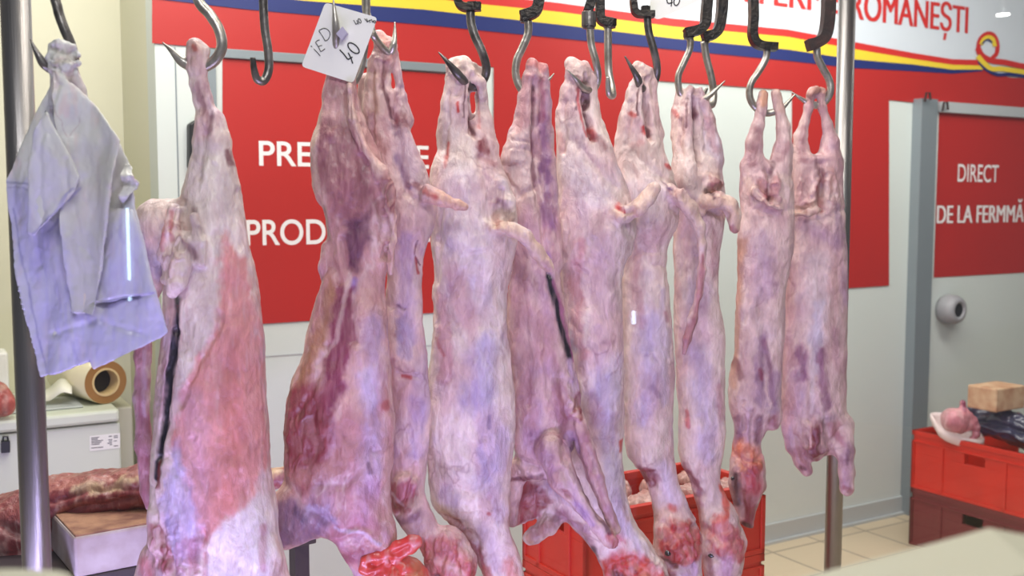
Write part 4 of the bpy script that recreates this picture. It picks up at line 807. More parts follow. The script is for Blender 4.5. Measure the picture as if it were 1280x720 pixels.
I_ = flesh_object('lamb_carcass', f, 960, strokes=[
    ([(954, 116), (952, 130)], 7, (226, 178, 150), 0.9, False), ([(970, 116), (973, 135)], 7, (226, 190, 174), 0.8, False), ([(946, 165), (940, 185), (938, 205)], 6, (166, 112, 120), 0.6), ([(972, 200), (984, 180)], 5, (186, 140, 140), 0.5), ([(965, 205), (960, 220)], 4, (110, 60, 70), 0.6),
    ([(946, 228), (952, 246)], 6, (170, 74, 84), 0.7), ([(966, 226), (962, 246)], 6, (190, 120, 120), 0.6), ([(932, 225), (942, 250), (966, 262)], 6, (230, 204, 192), 0.7), ([(954, 238), (958, 246)], 4, (90, 30, 40), 0.8),
    ([(925, 300), (919, 400), (914, 480)], 5, (206, 160, 136), 0.7, False), ([(945, 300), (950, 360)], 18, (202, 176, 198), 0.5), ([(950, 420), (944, 440), (944, 500)], 9, (160, 122, 152), 0.75), ([(951, 424), (958, 460), (962, 500)], 5, (150, 96, 126), 0.7), ([(946, 460), (948, 470)], 4, (160, 74, 96), 0.7), ([(918, 450), (922, 470)], 5, (140, 84, 84), 0.7),
    ([(966, 470), (964, 510)], 10, (176, 140, 180), 0.5), ([(967, 520), (966, 530)], 8, (150, 84, 100), 0.7, False), ([(946, 520), (944, 548)], 6, (120, 60, 90), 0.7), ([(932, 510), (931, 548)], 6, (214, 180, 200), 0.7), ([(920, 520), (922, 550)], 5, (150, 96, 120), 0.6),
    ([(925, 560), (942, 572)], 16, (216, 128, 100), 0.9, False), ([(932, 590), (936, 605)], 20, (190, 66, 84), 0.9, False), ([(930, 625), (932, 650)], 12, (150, 46, 62), 0.9, False), ([(915, 590), (918, 625)], 5, (90, 50, 60), 0.8, False), ([(922, 578), (925, 582)], 5, (226, 160, 120), 0.7), ([(926, 650), (938, 656)], 4, (70, 20, 34), 0.8, False)],
    creases=[([(957, 215), (957, 250)], 4, 4), ([(940, 262), (962, 268), (985, 262)], 4, 1.8), ([(950, 330), (950, 420)], 6, 1.6), ([(925, 500), (926, 550)], 3, 2), ([(939, 510), (938, 550)], 3, 2), ([(918, 566), (936, 574), (948, 568)], 3, 2.5), ([(924, 610), (924, 640)], 3, 2)],
    rumple=[(956,240,26,20,1),(932,575,22,16,.9),(930,530,14,24,.5)], seed=91, base=(232, 208, 202), alt=(216, 182, 184), alt2=(192, 168, 196), relief=.9)
tag(I_, 'small lamb carcass second from the right, skinned red head hanging at its lower end', 'lamb carcass', GC)
# J
f = Field((968, 102, -50), (1074, 628, 52))
f.chain([(1015, 116, 0, 5.5), (1011, 134, 0, 6), (1006, 152, 0, 6.5), (1001, 170, 0, 8.5), (1001, 190, 0, 10), (1002, 210, 0, 12)], .9, 4)
f.chain([(1020, 112, -4, 4), (1012, 118, -6, 5)], .9, 3)
f.chain([(1027, 114, 2, 6), (1028, 134, 0, 5.5), (1034, 155, 0, 7.5), (1038, 178, 0, 11.5), (1036, 205, 0, 16)], .9, 4)
f.col([(200, 991, 1052), (220, 989, 1054), (245, 988, 1055), (270, 987, 1056), (300, 985, 1056), (330, 983, 1057), (370, 981, 1057), (410, 980, 1057), (450, 978, 1057), (480, 976, 1057), (510, 977, 1058), (530, 979, 1059), (548, 987, 1060), (560, 1000, 1058)], ratio=.6, k=8)
f.chain([(988, 530, -2, 11), (994, 556, -4, 10), (1001, 575, -6, 8.5), (1006, 585, -7, 8)], .9, 6)
f.chain([(1050, 530, -8, 14), (1053, 560, -12, 11.5), (1054, 585, -14, 9), (1054, 606, -14, 8)], .9, 7)
f.chain([(1011, 530, -22, 12), (1014, 556, -18, 12), (1017, 566, -14, 8)], .8, 6)
f.chain([(1030, 556, -10, 4), (1029, 566, -10, 3)], 1, 4)
f.chain([(1021, 214, -34, 5), (1021, 244, -36, 7)], 1, 5, cut=True)
f.chain([(985, 268, -20, 3.5), (1002, 266, -30, 4.5), (1014, 262, -30, 4)], 1, 4)
J_ = flesh_object('lamb_carcass', f, 1020, strokes=[
    ([(1014, 114), (1030, 114)], 8, (214, 168, 150), 0.85, False), ([(1002, 160), (1000, 200)], 6, (170, 116, 126), 0.6), ([(1036, 160), (1042, 190)], 6, (190, 146, 150), 0.5), ([(1015, 150), (1015, 210)], 3, (120, 60, 70), 0.5),
    ([(1002, 225), (1000, 250)], 8, (204, 162, 160), 0.6), ([(1016, 236), (1022, 262)], 5, (150, 50, 60), 0.8), ([(1032, 215), (1034, 240)], 7, (216, 170, 160), 0.6), ([(1040, 260), (1050, 300)], 8, (150, 116, 146), 0.5), ([(986, 268), (1014, 264)], 5, (232, 200, 178), 0.9, False), ([(1021, 214), (1021, 244)], 5, (110, 44, 54), 0.7),
    ([(1000, 280), (1040, 300)], 14, (178, 140, 172), 0.5), ([(1015, 330), (1016, 420)], 22, (230, 212, 212), 0.85), ([(1040, 340), (1030, 440)], 10, (216, 182, 176), 0.6), ([(1016, 380), (1012, 460)], 8, (200, 200, 228), 0.42),
    ([(997, 436), (998, 470)], 7, (160, 110, 142), 0.8), ([(1020, 436), (1020, 470), (1026, 500)], 8, (162, 112, 140), 0.8), ([(1036, 410), (1040, 460)], 6, (190, 150, 160), 0.5), ([(1008, 440), (1008, 510)], 4, (232, 214, 216), 0.8),
    ([(990, 480), (986, 520)], 8, (190, 150, 160), 0.5), ([(1012, 528), (1014, 560)], 12, (130, 44, 62), 0.95), ([(1003, 524), (1006, 552)], 1.8, (226, 190, 190), 0.9), ([(1018, 526), (1022, 548)], 1.8, (222, 180, 180), 0.9), ([(1016, 570), (1016, 572)], 6, (150, 70, 80), 0.9, False), ([(1036, 530), (1044, 545)], 9, (180, 104, 116), 0.7),
    ([(996, 560), (1004, 584)], 8, (170, 110, 124), 0.7, False), ([(998, 582), (1002, 584)], 3, (110, 40, 50), 0.7), ([(1054, 550), (1054, 600)], 10, (186, 146, 164), 0.7, False), ([(1052, 606), (1056, 610)], 7, (160, 84, 96), 0.7, False), ([(1054, 556), (1053, 575)], 3, (120, 70, 100), 0.6), ([(1030, 560), (1028, 568)], 3, (130, 60, 70), 0.8)],
    creases=[([(1021, 205), (1021, 260)], 4, 4), ([(1008, 480), (1008, 520)], 6, 1.5), ([(1004, 520), (1002, 552)], 3, 2.5), ([(1026, 520), (1030, 552)], 3, 2.5), ([(995, 262), (1020, 276), (1050, 262)], 4, 1.8), ([(1034, 546), (1044, 530)], 3, 2), ([(990, 540), (1000, 570)], 3, 1.5)],
    rumple=[(1021,240,30,26,1),(1015,556,18,18,.9),(1022,122,14,12,.8),(1030,520,24,20,.5)], seed=97, base=(232, 206, 200), alt=(216, 178, 180), alt2=(192, 166, 194), relief=.9)
tag(J_, 'headless lamb carcass at the right end of the row, against the steel post', 'lamb carcass', GC)

eyem = mat('eye_dark', (34, 32, 44), 0.12, coat=1)
eye_on(G_, 834, 694, .0085, eyem); eye_on(H_, 888, 697, .009, eyem); eye_on(I_, 914, 598, .006, eyem)
# ---------------------------------------------------------------- rail, posts, hooks
rp = lambda px: plane(px, 254, RAIL0, RN)
a = flat(rp(-250)); b0 = flat(rp(1330))
mb = MB(); mb.tube([a + zup * (RAILZ + .03), b0 + zup * (RAILZ + .03)], .02, 20)
rail = mb.build('hanging_rail', M['steel'], smooth=True); tag(rail, 'steel rail overhead from which all the meat hooks hang', 'rail')
def post(px, Y, label):
    x = (px - 640) / F * Y; mb = MB(); mb.lathe((x, Y, 0), (0, 0, 1), [(0, 0), (0, .0225), (RAILZ + .25, .0225), (RAILZ + .25, 0)], 40)
    o = mb.build('steel_post', M['steel'], smooth=False)
    for p in o.data.polygons: p.use_smooth = len(p.vertices) == 4
    m2 = MB(); m2.lathe((x, Y, 0), (0, 0, 1), [(0, 0), (0, .06), (.008, .06), (.012, .023), (.012, 0)], 32); m2.build('base_plate', M['steel'], o)
    return tag(o, label, 'post', 'steel posts')
post(31, 1.67, 'thick steel tube post at the left, behind the hanging plastic bags')
post(1051, 2.76, 'steel tube post at the right, behind the last carcass')

def hook(path, r, label, hx=None, Y=None, m='hook_steel', tip=.15, strap=None, nut=None, sm='iron', sw=7, tipflat=False):
    """path: (x, y, w) in the photo, w = pixels further back"""
    Y = Y or railY(hx or path[0][0]); s = Y / F
    pts = [tuple(p) if len(p) == 3 else (p[0], p[1], 0) for p in path]
    if strap is None: pts = [(pts[0][0], ry(pts[0][0], Y), 0)] + pts
    S = spline(pts, 8); n = len(S)
    L = [0]
    for i in range(1, n): L.append(L[-1] + float(np.linalg.norm(np.array(S[i]) - np.array(S[i - 1]))))
    rs = []
    for i in range(n):
        rem = L[-1] - L[i]; rs.append(r * s * max(tip, min(1, tip + (1 - tip) * rem / 34.0)))
    mb = MB(); mb.tube([P(p[0], p[1], Y, p[2] * s) for p in S], rs, 16)
    o = mb.build('meat_hook', M[m], smooth=True); tag(o, label, 'hook', 'meat hooks on the rail')
    if strap:
        st = [(strap[0][0], ry(strap[0][0], Y))] + list(strap); th = strap_th = sw
        mb = MB(); T = spline(st, 6); pts3 = [np.array(p) for p in T]; Lf, Rt = [], []
        for i, p in enumerate(pts3):
            d = pts3[min(i + 1, len(T) - 1)] - pts3[max(i - 1, 0)]; d = d / (np.linalg.norm(d) + 1e-9); q = np.array([-d[1], d[0]]) * th / 2
            Lf.append(p + q); Rt.append(p - q)
        dep = 9 * s
        V_ = []; Fc_ = []
        for i in range(len(T)):
            for (pp, ww) in ((Lf[i], -dep), (Rt[i], -dep), (Rt[i], dep), (Lf[i], dep)): V_.append(P(pp[0], pp[1], Y, ww))
        for i in range(len(T) - 1):
            for k in range(4): Fc_.append((i * 4 + k, i * 4 + (k + 1) % 4, i * 4 + 4 + (k + 1) % 4, i * 4 + 4 + k))
        Fc_ += [(0, 1, 2, 3), tuple(range(len(V_) - 4, len(V_)))]
        mb.add(V_, Fc_); mb.build('bracket', M[sm], o, bevel=.001)
    if nut:
        x, y, w_, h_ = nut; c = P(x, y, Y); mb = MB()
        mb.lathe(c - zup * h_ * s / 2, zup, [(0, 0), (0, w_ * s / 2), (h_ * s, w_ * s / 2), (h_ * s, 0)], 6 if h_ < 14 else 20); mb.build('nut', M['dark_steel'] if h_ > 14 else M[sm], o, bevel=.001)
        mb = MB(); mb.lathe(c - zup * (h_ * s / 2 + .004), zup, [(0, 0), (0, w_ * s * .42), (.003, w_ * s * .42), (.003, 0)], 20); mb.build('washer', M['dark_steel'], o)
    return o
hook([(68, -30), (72, 10), (80, 35), (87, 55, 4), (88, 75, 10), (78, 92, 4), (64, 84, -14), (56, 70, -20), (48, 52, -22)], 6, 'dark hook at the far left holding the knotted plastic bags', Y=1.6, m='dark_steel', tip=.12)
hook([(243, -40), (248, 0), (262, 18), (274, 38), (277, 60), (266, 78), (247, 85), (228, 77), (214, 63), (203, 53)], 6.6, 'large bright hook piercing the shank of the big left carcass', hx=245, tip=.1)
hook([(328, -40), (329, 0), (331, 35), (335, 62), (336, 86, 0), (331, 101, -4), (324, 100, -10), (321, 88, -14), (320, 74, -16)], 5.4, 'empty hook between the big left carcass and the price card', tip=.6, m='dark_steel')
hook([(457, -40, 8), (456, 30, 12), (450, 80, 14), (438, 104, 10), (426, 92, 0), (423, 66, -14), (424, 38, -24), (421, 2, -26)], 4.6, 'hook whose upright tip pins the white price card', Y=railY(430), tip=.12)
hook([(457, -40), (457, 8), (463, 28, -6), (468, 45, -12), (477, 58, 4), (486, 64, 12), (491, 54, 8), (492, 40, 12), (492, 25, 14)], 4.6, 'hook behind the price card, its tip upright over the narrow second carcass', Y=railY(478), tip=.15)
hook([(588, 14), (589, 30), (594, 46), (603, 66), (608, 84, 4), (605, 97, 8), (597, 106, 6), (587, 107, 2), (576, 98, -16), (562, 82, -24), (550, 69, -26)], 5.4, 'hook with bolted bracket over the pale carcass fourth from left', hx=590, m='dark_steel', strap=[(571, -20), (572, 0), (580, 9), (601, 8)], nut=(592, 7, 20, 8), sw=10)
hook([(660, 26), (660, 42), (653, 60), (646, 76), (645, 95), (652, 112), (664, 118), (677, 110, 6), (686, 99, 6), (693, 91, 6)], 4.9, 'curved hook facing right over the carcass with the side slit', Y=railY(667), strap=[(675, -20), (674, -2), (669, 14), (651, 21)], nut=(656, 22, 13, 8), sw=14)
hook([(737, 30), (739, 55), (745, 78), (748, 96, 6), (743, 110, 10), (730, 112, -6), (719, 102, -20), (708, 90, -24)], 4.6, 'hook with round collar over the middle broad carcass', hx=728, strap=[(742, -30), (740, -4), (735, 14)], nut=(736, 24, 18, 18), sw=12)
hook([(760, 32), (760, 60), (761, 90), (764, 110, -6), (764, 121, -16), (759, 120, -26), (757, 108, -30), (757, 100, -31)], 4.8, 'empty straight hook beside the middle broad carcass', hx=760, Y=railY(760), strap=[(750, -30), (750, 10), (752, 25), (766, 29)], nut=(762, 28, 18, 9), sw=11, tip=.5)
hook([(809, 20), (811, 40), (817, 62), (822, 84, 4), (820, 100, 10), (812, 112, 8), (800, 110, -10), (794, 99, -20), (787, 88, -24), (778, 74, -27)], 4.8, 'dark hook with hexagonal bolt above the long-tailed carcass', hx=808, m='dark_steel', strap=[(792, -20), (792, 5), (797, 17), (818, 18)], nut=(807, 12, 12, 9), sw=8)
hook([(863, 48), (862, 62), (855, 78), (848, 95), (849, 112), (857, 124, 4), (872, 128, 2), (886, 120, -2), (896, 111, -2), (906, 101, -2)], 4.2, 'left one of the two crossing hooks near the second price card', hx=868, strap=[(885, -20), (883, 12), (879, 34), (856, 42)], nut=(861, 44, 14, 6), sw=12)
hook([(880, 52), (883, 72), (889, 96), (892, 116, 0), (889, 131, -6), (881, 131, -14), (877, 121, -18), (880, 112, -20)], 4.6, 'right one of the two crossing hooks, hanging empty', Y=railY(890) + .05, strap=[(903, -20), (902, 15), (896, 40), (878, 47)], nut=(882, 50, 10, 5), sw=12, tip=.4)
hook([(959, 60), (957, 74), (948, 90), (939, 104), (937, 120), (944, 134), (960, 141, 4), (976, 136, 2), (986, 127, 2), (995, 117, 2)], 4.4, 'hook through both shanks of the small red-headed carcass', hx=962, strap=[(941, -20), (942, 20), (941, 44), (949, 56), (971, 59)], nut=(961, 57, 12, 7), sw=10)
hook([(1021, 60), (1022, 72), (1029, 86), (1037, 102), (1037, 118), (1028, 130, 4), (1014, 130, 2), (1001, 123), (989, 115)], 4.6, 'hook with rusty bracket beside the right steel post', hx=1020, strap=[(1036, -20), (1035, 20), (1031, 44), (1022, 53), (1009, 57)], nut=(1018, 56, 9, 5), sm='rust_iron', sw=14)

# ---------------------------------------------------------------- price cards
def card(corners, Y, tilt, label, strokes, ink_w=2.0):
    mb = MB(); pts = []
    n = len(corners); R_ = 5
    for i in range(n):                      # rounded corners
        c = np.array(corners[i], float); p = np.array(corners[i - 1], float); q = np.array(corners[(i + 1) % n], float)
        a_ = c + (p - c) / np.linalg.norm(p - c) * R_; b_ = c + (q - c) / np.linalg.norm(q - c) * R_
        for t in (0, .33, .67, 1): pts.append((1 - t) ** 2 * a_ + 2 * t * (1 - t) * c + t * t * b_)
    to3 = lambda x, y: P(x, y, Y, (y - corners[0][1]) * tilt)
    mb.prism([to3(*p) for p in pts], (0, .0012, 0)); o = mb.build('price_card', M['card']); tag(o, label, 'price card')
    for grp in strokes:
        mb = MB()
        for st in grp:
            big = max(abs(st[0][0] - q[0]) + abs(st[0][1] - q[1]) for q in st)
            stroke_strip(mb, spline(st, 5) if len(st) > 2 else st, ink_w if len(grp) < 8 and grp is not strokes[-1] or len(strokes) == 1 else .9, lambda x, y: to3(x, y) - Vector((0, .0006, 0)), Vector((0, -.0003, 0)), 1)
        mb.build('handwriting', M['ink'], o)
    return o
cc = lambda L: [(370 + x / 6, y / 6) for x, y in L]
def ell(cx, cy, rx_, ry__, rot, n=18):
    c_, s_ = math.cos(math.radians(rot)), math.sin(math.radians(rot))
    return [(cx + rx_ * math.cos(t) * c_ - ry__ * math.sin(t) * s_, cy + rx_ * math.cos(t) * s_ + ry__ * math.sin(t) * c_) for t in [2 * math.pi * i / n for i in range(n + 1)]]
hw = [cc([(112, 345), (122, 352)]), cc([(134, 368), (158, 392), (182, 420)]), cc([(146, 318), (168, 352), (186, 388)]), cc([(148, 316), (164, 304), (178, 300)]), cc([(166, 352), (182, 344), (196, 342)]), cc([(186, 388), (204, 378), (218, 366)]),
      cc([(172, 232), (196, 268), (220, 308)]), cc([(174, 228), (208, 214), (236, 222), (254, 246), (252, 276), (238, 300), (220, 308)]),
      cc([(328, 374), (360, 408), (388, 446)]), cc([(388, 446), (404, 440), (424, 428)]), cc([(392, 396), (412, 436), (426, 478)]), cc(ell(432, 362, 52, 26, 42)),
      cc([(432, 152), (444, 172), (448, 184)]), cc([(448, 184), (462, 176)]), cc([(456, 152), (470, 184)]), cc(ell(478, 158, 18, 9, 60, 10)),
      cc([(514, 140), (528, 156), (536, 168)]), cc([(530, 140), (540, 164), (552, 152), (556, 172)]), cc([(552, 156), (568, 148), (572, 166), (584, 158)]), cc(ell(590, 164, 11, 7, 40, 10))]
card([(406.5, 3), (376.5, 83), (441.5, 104), (472, 22)], railY(430) - .03, 0, 'white price card reading 40 pinned on a hook tip above the reddish carcass', [hw[:7], hw[7:9] if 0 else hw[8 - 1:10], hw[10 - 0:]] if 0 else [hw[0:8], hw[8:11] + [hw[11]], hw[12:]], 1.6)
mb = MB(); mb.prism([P(x, y, railY(430) - .046) for x, y in ((428, 33), (434, 41), (427, 50), (420, 42))], (0, .014, 0))
tag(mb.build('paper_scrap', mat('lilac_paper', (176, 170, 190), .6)), 'small lilac paper scrap stuck on the hook tip at the price card', 'scrap')
card([(816, -34), (811, 18), (822, 25), (884, -4), (880, -44)], railY(845) - .04, 0, 'second white price card, mostly cut off by the top of the photo', [[
     [(833, -2), (835, 4), (841, 3)], [(840, -4), (839, 8)], ell(846, 1, 3.4, 6, 15)]], 1.4)

# ---------------------------------------------------------------- plastic bags on the left hook
bagm = bpy.data.materials.new('bag_plastic'); bagm.use_nodes = True
def attr_mat(m, rough, coat, bump=.4, bs=40, trans=0):
    nt = m.node_tree; b = nt.nodes['Principled BSDF']; at = nt.nodes.new('ShaderNodeAttribute'); at.attribute_name = 'flesh'
    nt.links.new(at.outputs[0], b.inputs['Base Color']); b.inputs['Roughness'].default_value = rough; b.inputs['Coat Weight'].default_value = coat
    b.inputs['Transmission Weight'].default_value = trans
    tc = nt.nodes.new('ShaderNodeTexCoord'); n = nt.nodes.new('ShaderNodeTexNoise'); n.inputs['Scale'].default_value = bs; n.inputs['Detail'].default_value = 3; n.inputs['Distortion'].default_value = 1.2
    bp = nt.nodes.new('ShaderNodeBump'); bp.inputs['Strength'].default_value = bump; bp.inputs['Distance'].default_value = .004
    nt.links.new(tc.outputs['Object'], n.inputs['Vector']); nt.links.new(n.outputs[0], bp.inputs['Height']); nt.links.new(bp.outputs[0], b.inputs['Normal'])
attr_mat(bagm, .38, .15, .35, 30)
def sheet(f, pts, wfun, t=2.2, k=2.5):
    X_ = f.ax[0][:, None]; Y_ = f.ax[1][None, :]; pp = list(pts) + [pts[0]]
    G = np.stack([np.broadcast_to(X_, (len(f.ax[0]), len(f.ax[1]))).ravel(), np.broadcast_to(Y_, (len(f.ax[0]), len(f.ax[1]))).ravel()], 1)
    d = dpoly(G, pp); ins = np.zeros(len(G), bool); x, y = G[:, 0], G[:, 1]
    for (x0, y0), (x1, y1) in zip(pp[:-1], pp[1:]):
        if y0 != y1: ins ^= ((y0 > y) != (y1 > y)) & (x < (x1 - x0) * (y - y0) / (y1 - y0) + x0)
    sd = np.where(ins, -d, d).reshape(len(f.ax[0]), len(f.ax[1]))[:, :, None]
    wv = wfun(G).reshape(sd.shape[:2])[:, :, None]
    dd = np.maximum(sd, np.abs(f.ax[2][None, None, :] - wv) - t)
    f.put((slice(None),) * 3, dd.astype(np.float32), k)
ns2 = lambda G, sc_, seed: noise(np.concatenate([G, np.zeros((len(G), 1))], 1), (sc_[0], sc_[1], 9), seed, 2)
f = Field((-6, 46, -52), (216, 482, 40), 1.6)
s1 = [(66, 92), (56, 110), (32, 160), (-1, 226), (3, 262), (13, 335), (28, 405), (44, 474), (74, 466), (109, 453), (113, 463), (150, 448), (208, 417), (195, 365), (180, 312), (166, 262), (158, 205), (146, 180), (110, 138), (86, 94)]
sheet(f, s1, lambda G: 10 + 7 * ns2(G, (40, 90), 3) + 5 * np.sin((G[:, 0] - G[:, 1] * .35) / 17.0) * smooth01((G[:, 1] - 150) / 200))
sheet(f, [(74, 88), (96, 106), (128, 138), (159, 176), (154, 210), (141, 280), (129, 345), (121, 394), (92, 390), (87, 340), (84, 262), (83, 200), (75, 140)], lambda G: -16 + 5 * ns2(G, (30, 60), 5) + 8 * np.cos((G[:, 0] - 112 - (G[:, 1] - 200) * -.02) / 15.0))
sheet(f, [(72, 138), (77, 150), (112, 222), (107, 237), (60, 294), (52, 290), (53, 210), (58, 172)], lambda G: -34 + 4 * ns2(G, (26, 50), 7) + (G[:, 0] - 80) * .15)
sheet(f, [(150, 203), (162, 206), (172, 228), (164, 244), (150, 258)], lambda G: 2 + 6 * np.sin(G[:, 1] / 4.0) + 0 * G[:, 0])
bp_ = [(118, 260), (166, 262), (180, 312), (192, 366), (136, 378), (118, 380)]
sheet(f, bp_, lambda G: 2 + 3 * ns2(G, (30, 60), 8) + 3 * np.sin((G[:, 0] + G[:, 1] * .2) / 9))
f.chain([(82, 66, -4, 15), (80, 82, -6, 13), (78, 100, -6, 10), (74, 130, -10, 9)], .8, 6)
f.chain([(68, 60, -10, 5), (80, 57, -14, 6), (94, 60, -8, 5), (100, 70, -4, 4)], 1, 3); f.chain([(66, 72, -8, 5), (74, 80, -16, 5), (90, 84, -14, 5), (101, 80, -6, 4)], 1, 3); f.chain([(68, 66, -10, 4), (70, 90, -14, 5)], 1, 3)
f.chain([(92, 90, 0, 7), (98, 112, 6, 8), (104, 126, 8, 5)], .8, 4)
WB, LB, GB = (222, 222, 216), (196, 192, 222), (206, 206, 208)
bag = flesh_object('plastic_bag_bundle', f, Y=1.585, m=bagm, relief=.8, fine=.8, seed=5, rumple=[(83, 74, 22, 24, 1), (80, 104, 10, 14, .5), (160, 230, 12, 26, .5), (80, 300, 90, 150, .12)], rcol=((170, 162, 150), (236, 234, 226)), base=WB, alt=(214, 214, 214), alt2=LB, strokes=[
    ('poly', [(-10, 226), (52, 236), (90, 300), (160, 250), (220, 430), (40, 490)], (190, 186, 226), .75, 30), ([(2, 228), (52, 232)], 1.6, (150, 150, 176), .7), ([(3, 234), (52, 238)], 1.4, (160, 158, 186), .6),  # lilac cast of the light painted over the lower sheets
    ([(10, 262), (24, 340), (40, 410), (52, 470)], 1.6, (150, 146, 190), .6), ([(118, 380), (140, 376), (192, 366)], 1.8, (140, 136, 176), .6), ([(109, 453), (110, 462)], 2, (150, 146, 190), .6),
    ('poly', [(84, 180), (158, 176), (150, 260), (122, 392), (92, 388)], (206, 204, 200), .75, 14), ('poly', [(58, 176), (112, 222), (60, 292)], (212, 208, 226), .6, 10), ([(105, 236), (60, 290)], 2, (160, 156, 200), .6),
    ([(70, 62), (98, 76), (72, 84)], 4, (190, 184, 170), .6), ([(46, 120), (30, 180)], 12, (228, 228, 222), .5)],  # last stroke paints the brighter lit top
    creases=[([(60, 110), (40, 200), (44, 330)], 4, 2), ([(70, 130), (66, 250), (90, 390)], 4, 2), ([(96, 200), (104, 300), (108, 390)], 3, 1.5), ([(66, 60), (90, 70), (100, 62)], 2.5, 2), ([(70, 76), (92, 78)], 2.5, 2), ([(76, 90), (84, 110), (74, 140)], 2.5, 2), ([(118, 380), (192, 366)], 2, 1.5), ([(60, 420), (120, 400), (180, 420)], 4, 1.2), ([(100, 300), (118, 320)], 3, 1)])
bag.data.materials[0] = bagm
tag(bag, 'bundle of white plastic bags knotted on the far left hook', 'plastic bags')

# red bag tied over the head of the reddish carcass
redbag = bpy.data.materials.new('red_film'); redbag.use_nodes = True; attr_mat(redbag, .34, .3, .5, 30, .35)
f = Field((444, 652, -64), (552, 800, 20), 1.6)
f.blob(500, 722, -22, 42, 34, 30, 8); f.chain([(490, 690, -26, 14), (496, 710, -26, 24)], .8, 8)
f.chain([(488, 683, -34, 6), (474, 684, -36, 6), (462, 690, -36, 6), (459, 700, -36, 5), (466, 703, -36, 5), (480, 694, -38, 5), (488, 686, -36, 4)], .8, 3)
f.chain([(490, 684, -34, 6), (502, 672, -36, 7), (516, 666, -36, 7), (523, 666, -36, 6), (518, 676, -36, 4), (504, 684, -36, 4)], .6, 3)
f.chain([(488, 680, -36, 5), (492, 690, -38, 6)], 1, 3)
rb = flesh_object('red_plastic_bag', f, Y=railY(470) - .02, m=redbag, relief=.9, fine=.8, seed=9, base=(240, 96, 82), alt=(228, 78, 70), alt2=(236, 124, 100), strokes=[
    ([(520, 690), (528, 714)], 8, (214, 150, 110), .7), ([(500, 716), (500, 730)], 4, (206, 80, 130), .6), ([(476, 706), (490, 716)], 8, (196, 70, 70), .6)],
    creases=[([(492, 688), (480, 720)], 3, 3), ([(494, 690), (500, 730)], 3, 3), ([(496, 688), (520, 720)], 3, 3), ([(470, 694), (482, 690)], 3, 3), ([(496, 680), (516, 670)], 2.5, 2), ([(510, 700), (530, 700)], 3, 2)])
tag(rb, 'red plastic bag knotted over the low end of the reddish carcass', 'plastic bag')

# ---------------------------------------------------------------- left: chest freezer and what lies on it
fa = P(145, 512, 3.27); FZ = fa.z                              # a point on the front top edge of the lid
fr = empty('chest_freezer', flat(fa)); tag(fr, 'white chest freezer against the cream wall at the left', 'freezer')
x0 = flat(fa) - RD * 1.15; ext = RD * 1.165
mb = MB(); mb.box(x0 + RN * .015 + zup * .03, ext - RD * .0, RN * .47, zup * (FZ - .075)); mb.build('body', M['freezer'], fr, bevel=.008)
mb = MB(); mb.box(x0 + zup * (FZ - .04), ext - RD * .004, RN * .49, zup * .04); mb.build('lid', M['freezer'], fr, bevel=.01)
for k in (.02, 1.06):
    for j in (.05, .38): mb = MB(); mb.box(x0 + RD * k + RN * j, RD * .06, RN * .06, zup * .035); mb.build('foot', M['black'], fr)
def onfront(px, py): return plane(px, py, Vector(x0) + RN * .0145, RN)
mb = MB(); a = onfront(112, 545); mb.box(a, onfront(150, 541) - a, -RN * .001, onfront(112, 564) - a)
lb = mb.build('sticker', M['card'], fr); mb = MB(); random.seed(3)
for i in range(7):
    y = 547 + i * 2.1; xs = 114
    for (xa, xb) in ((114, 122 + random.random() * 8), (134 + random.random() * 3, 140), (142, 148 - random.random() * 3)):
        if random.random() < .8:
            a = onfront(xa, y - (xa - 114) * .09) - RN * .0012; mb.box(a, onfront(xb, y - (xb - 114) * .09) - RN * .0012 - a, -RN * .0003, zup * -.0022)
mb.build('fine_print', M['ink'], lb)
mb = MB(); a = onfront(1, 551); mb.box(a, onfront(12, 550) - a, -RN * .02, onfront(1, 565) - a); mb.tube([onfront(3, 551) - RN * .01, onfront(4, 545) - RN * .01, onfront(9, 545) - RN * .01, onfront(10, 551) - RN * .01], .003, 8)
mb.build('padlock', M['black'], fr)
mb = MB(); bx = P(152, 509, 3.42); mb.box(Vector((bx.x, bx.y, .02)) - RD * .02, RD * .055, RN * .3, zup * (bx.z - .02))
tag(mb.build('cream_bin', M['cream_ledge'], bevel=.006), 'narrow cream bin squeezed at the right side of the chest freezer', 'bin')
# roll of wrapping film
A_, B2 = P(132.5, 486, 3.36), P(84, 465, 3.56); A_.z = B2.z = FZ + .073; ax_ = (B2 - A_); LR = ax_.length
mb = MB(); mb.lathe(A_, ax_, [(0, .044), (0, .071), (LR, .071), (LR, .044), (0, .044)], 48)
rl = mb.build('film_roll', mat('film', (226, 216, 180), .25, coat=.5)); tag(rl, 'thick roll of clear wrapping film lying on the chest freezer', 'film roll')
for p in rl.data.polygons: p.use_smooth = abs(p.normal.dot(ax_.normalized())) < .5
mb = MB(); mb.lathe(A_ - ax_.normalized() * .001, ax_, [(0, .045), (0, .0705), (.003, .0705), (.003, .045)], 48); mb.build('wound_edge', mat('film_edge', (150, 108, 62), .4), rl)
mb = MB(); mb.lathe(A_ - ax_.normalized() * .003, ax_, [(0, .040), (0, .0465), (LR * .95, .0465), (LR * .95, .040), (0, .040)], 40); mb.build('cardboard_core', mat('core', (206, 180, 130), .6), rl)
mb = MB(); mb.lathe(A_ + ax_.normalized() * .05, ax_, [(0, 0), (0, .039), (.01, .039), (.01, 0)], 30); mb.build('core_hole_shade', M['black'], rl)  # black disc stands for the dark inside the hollow core
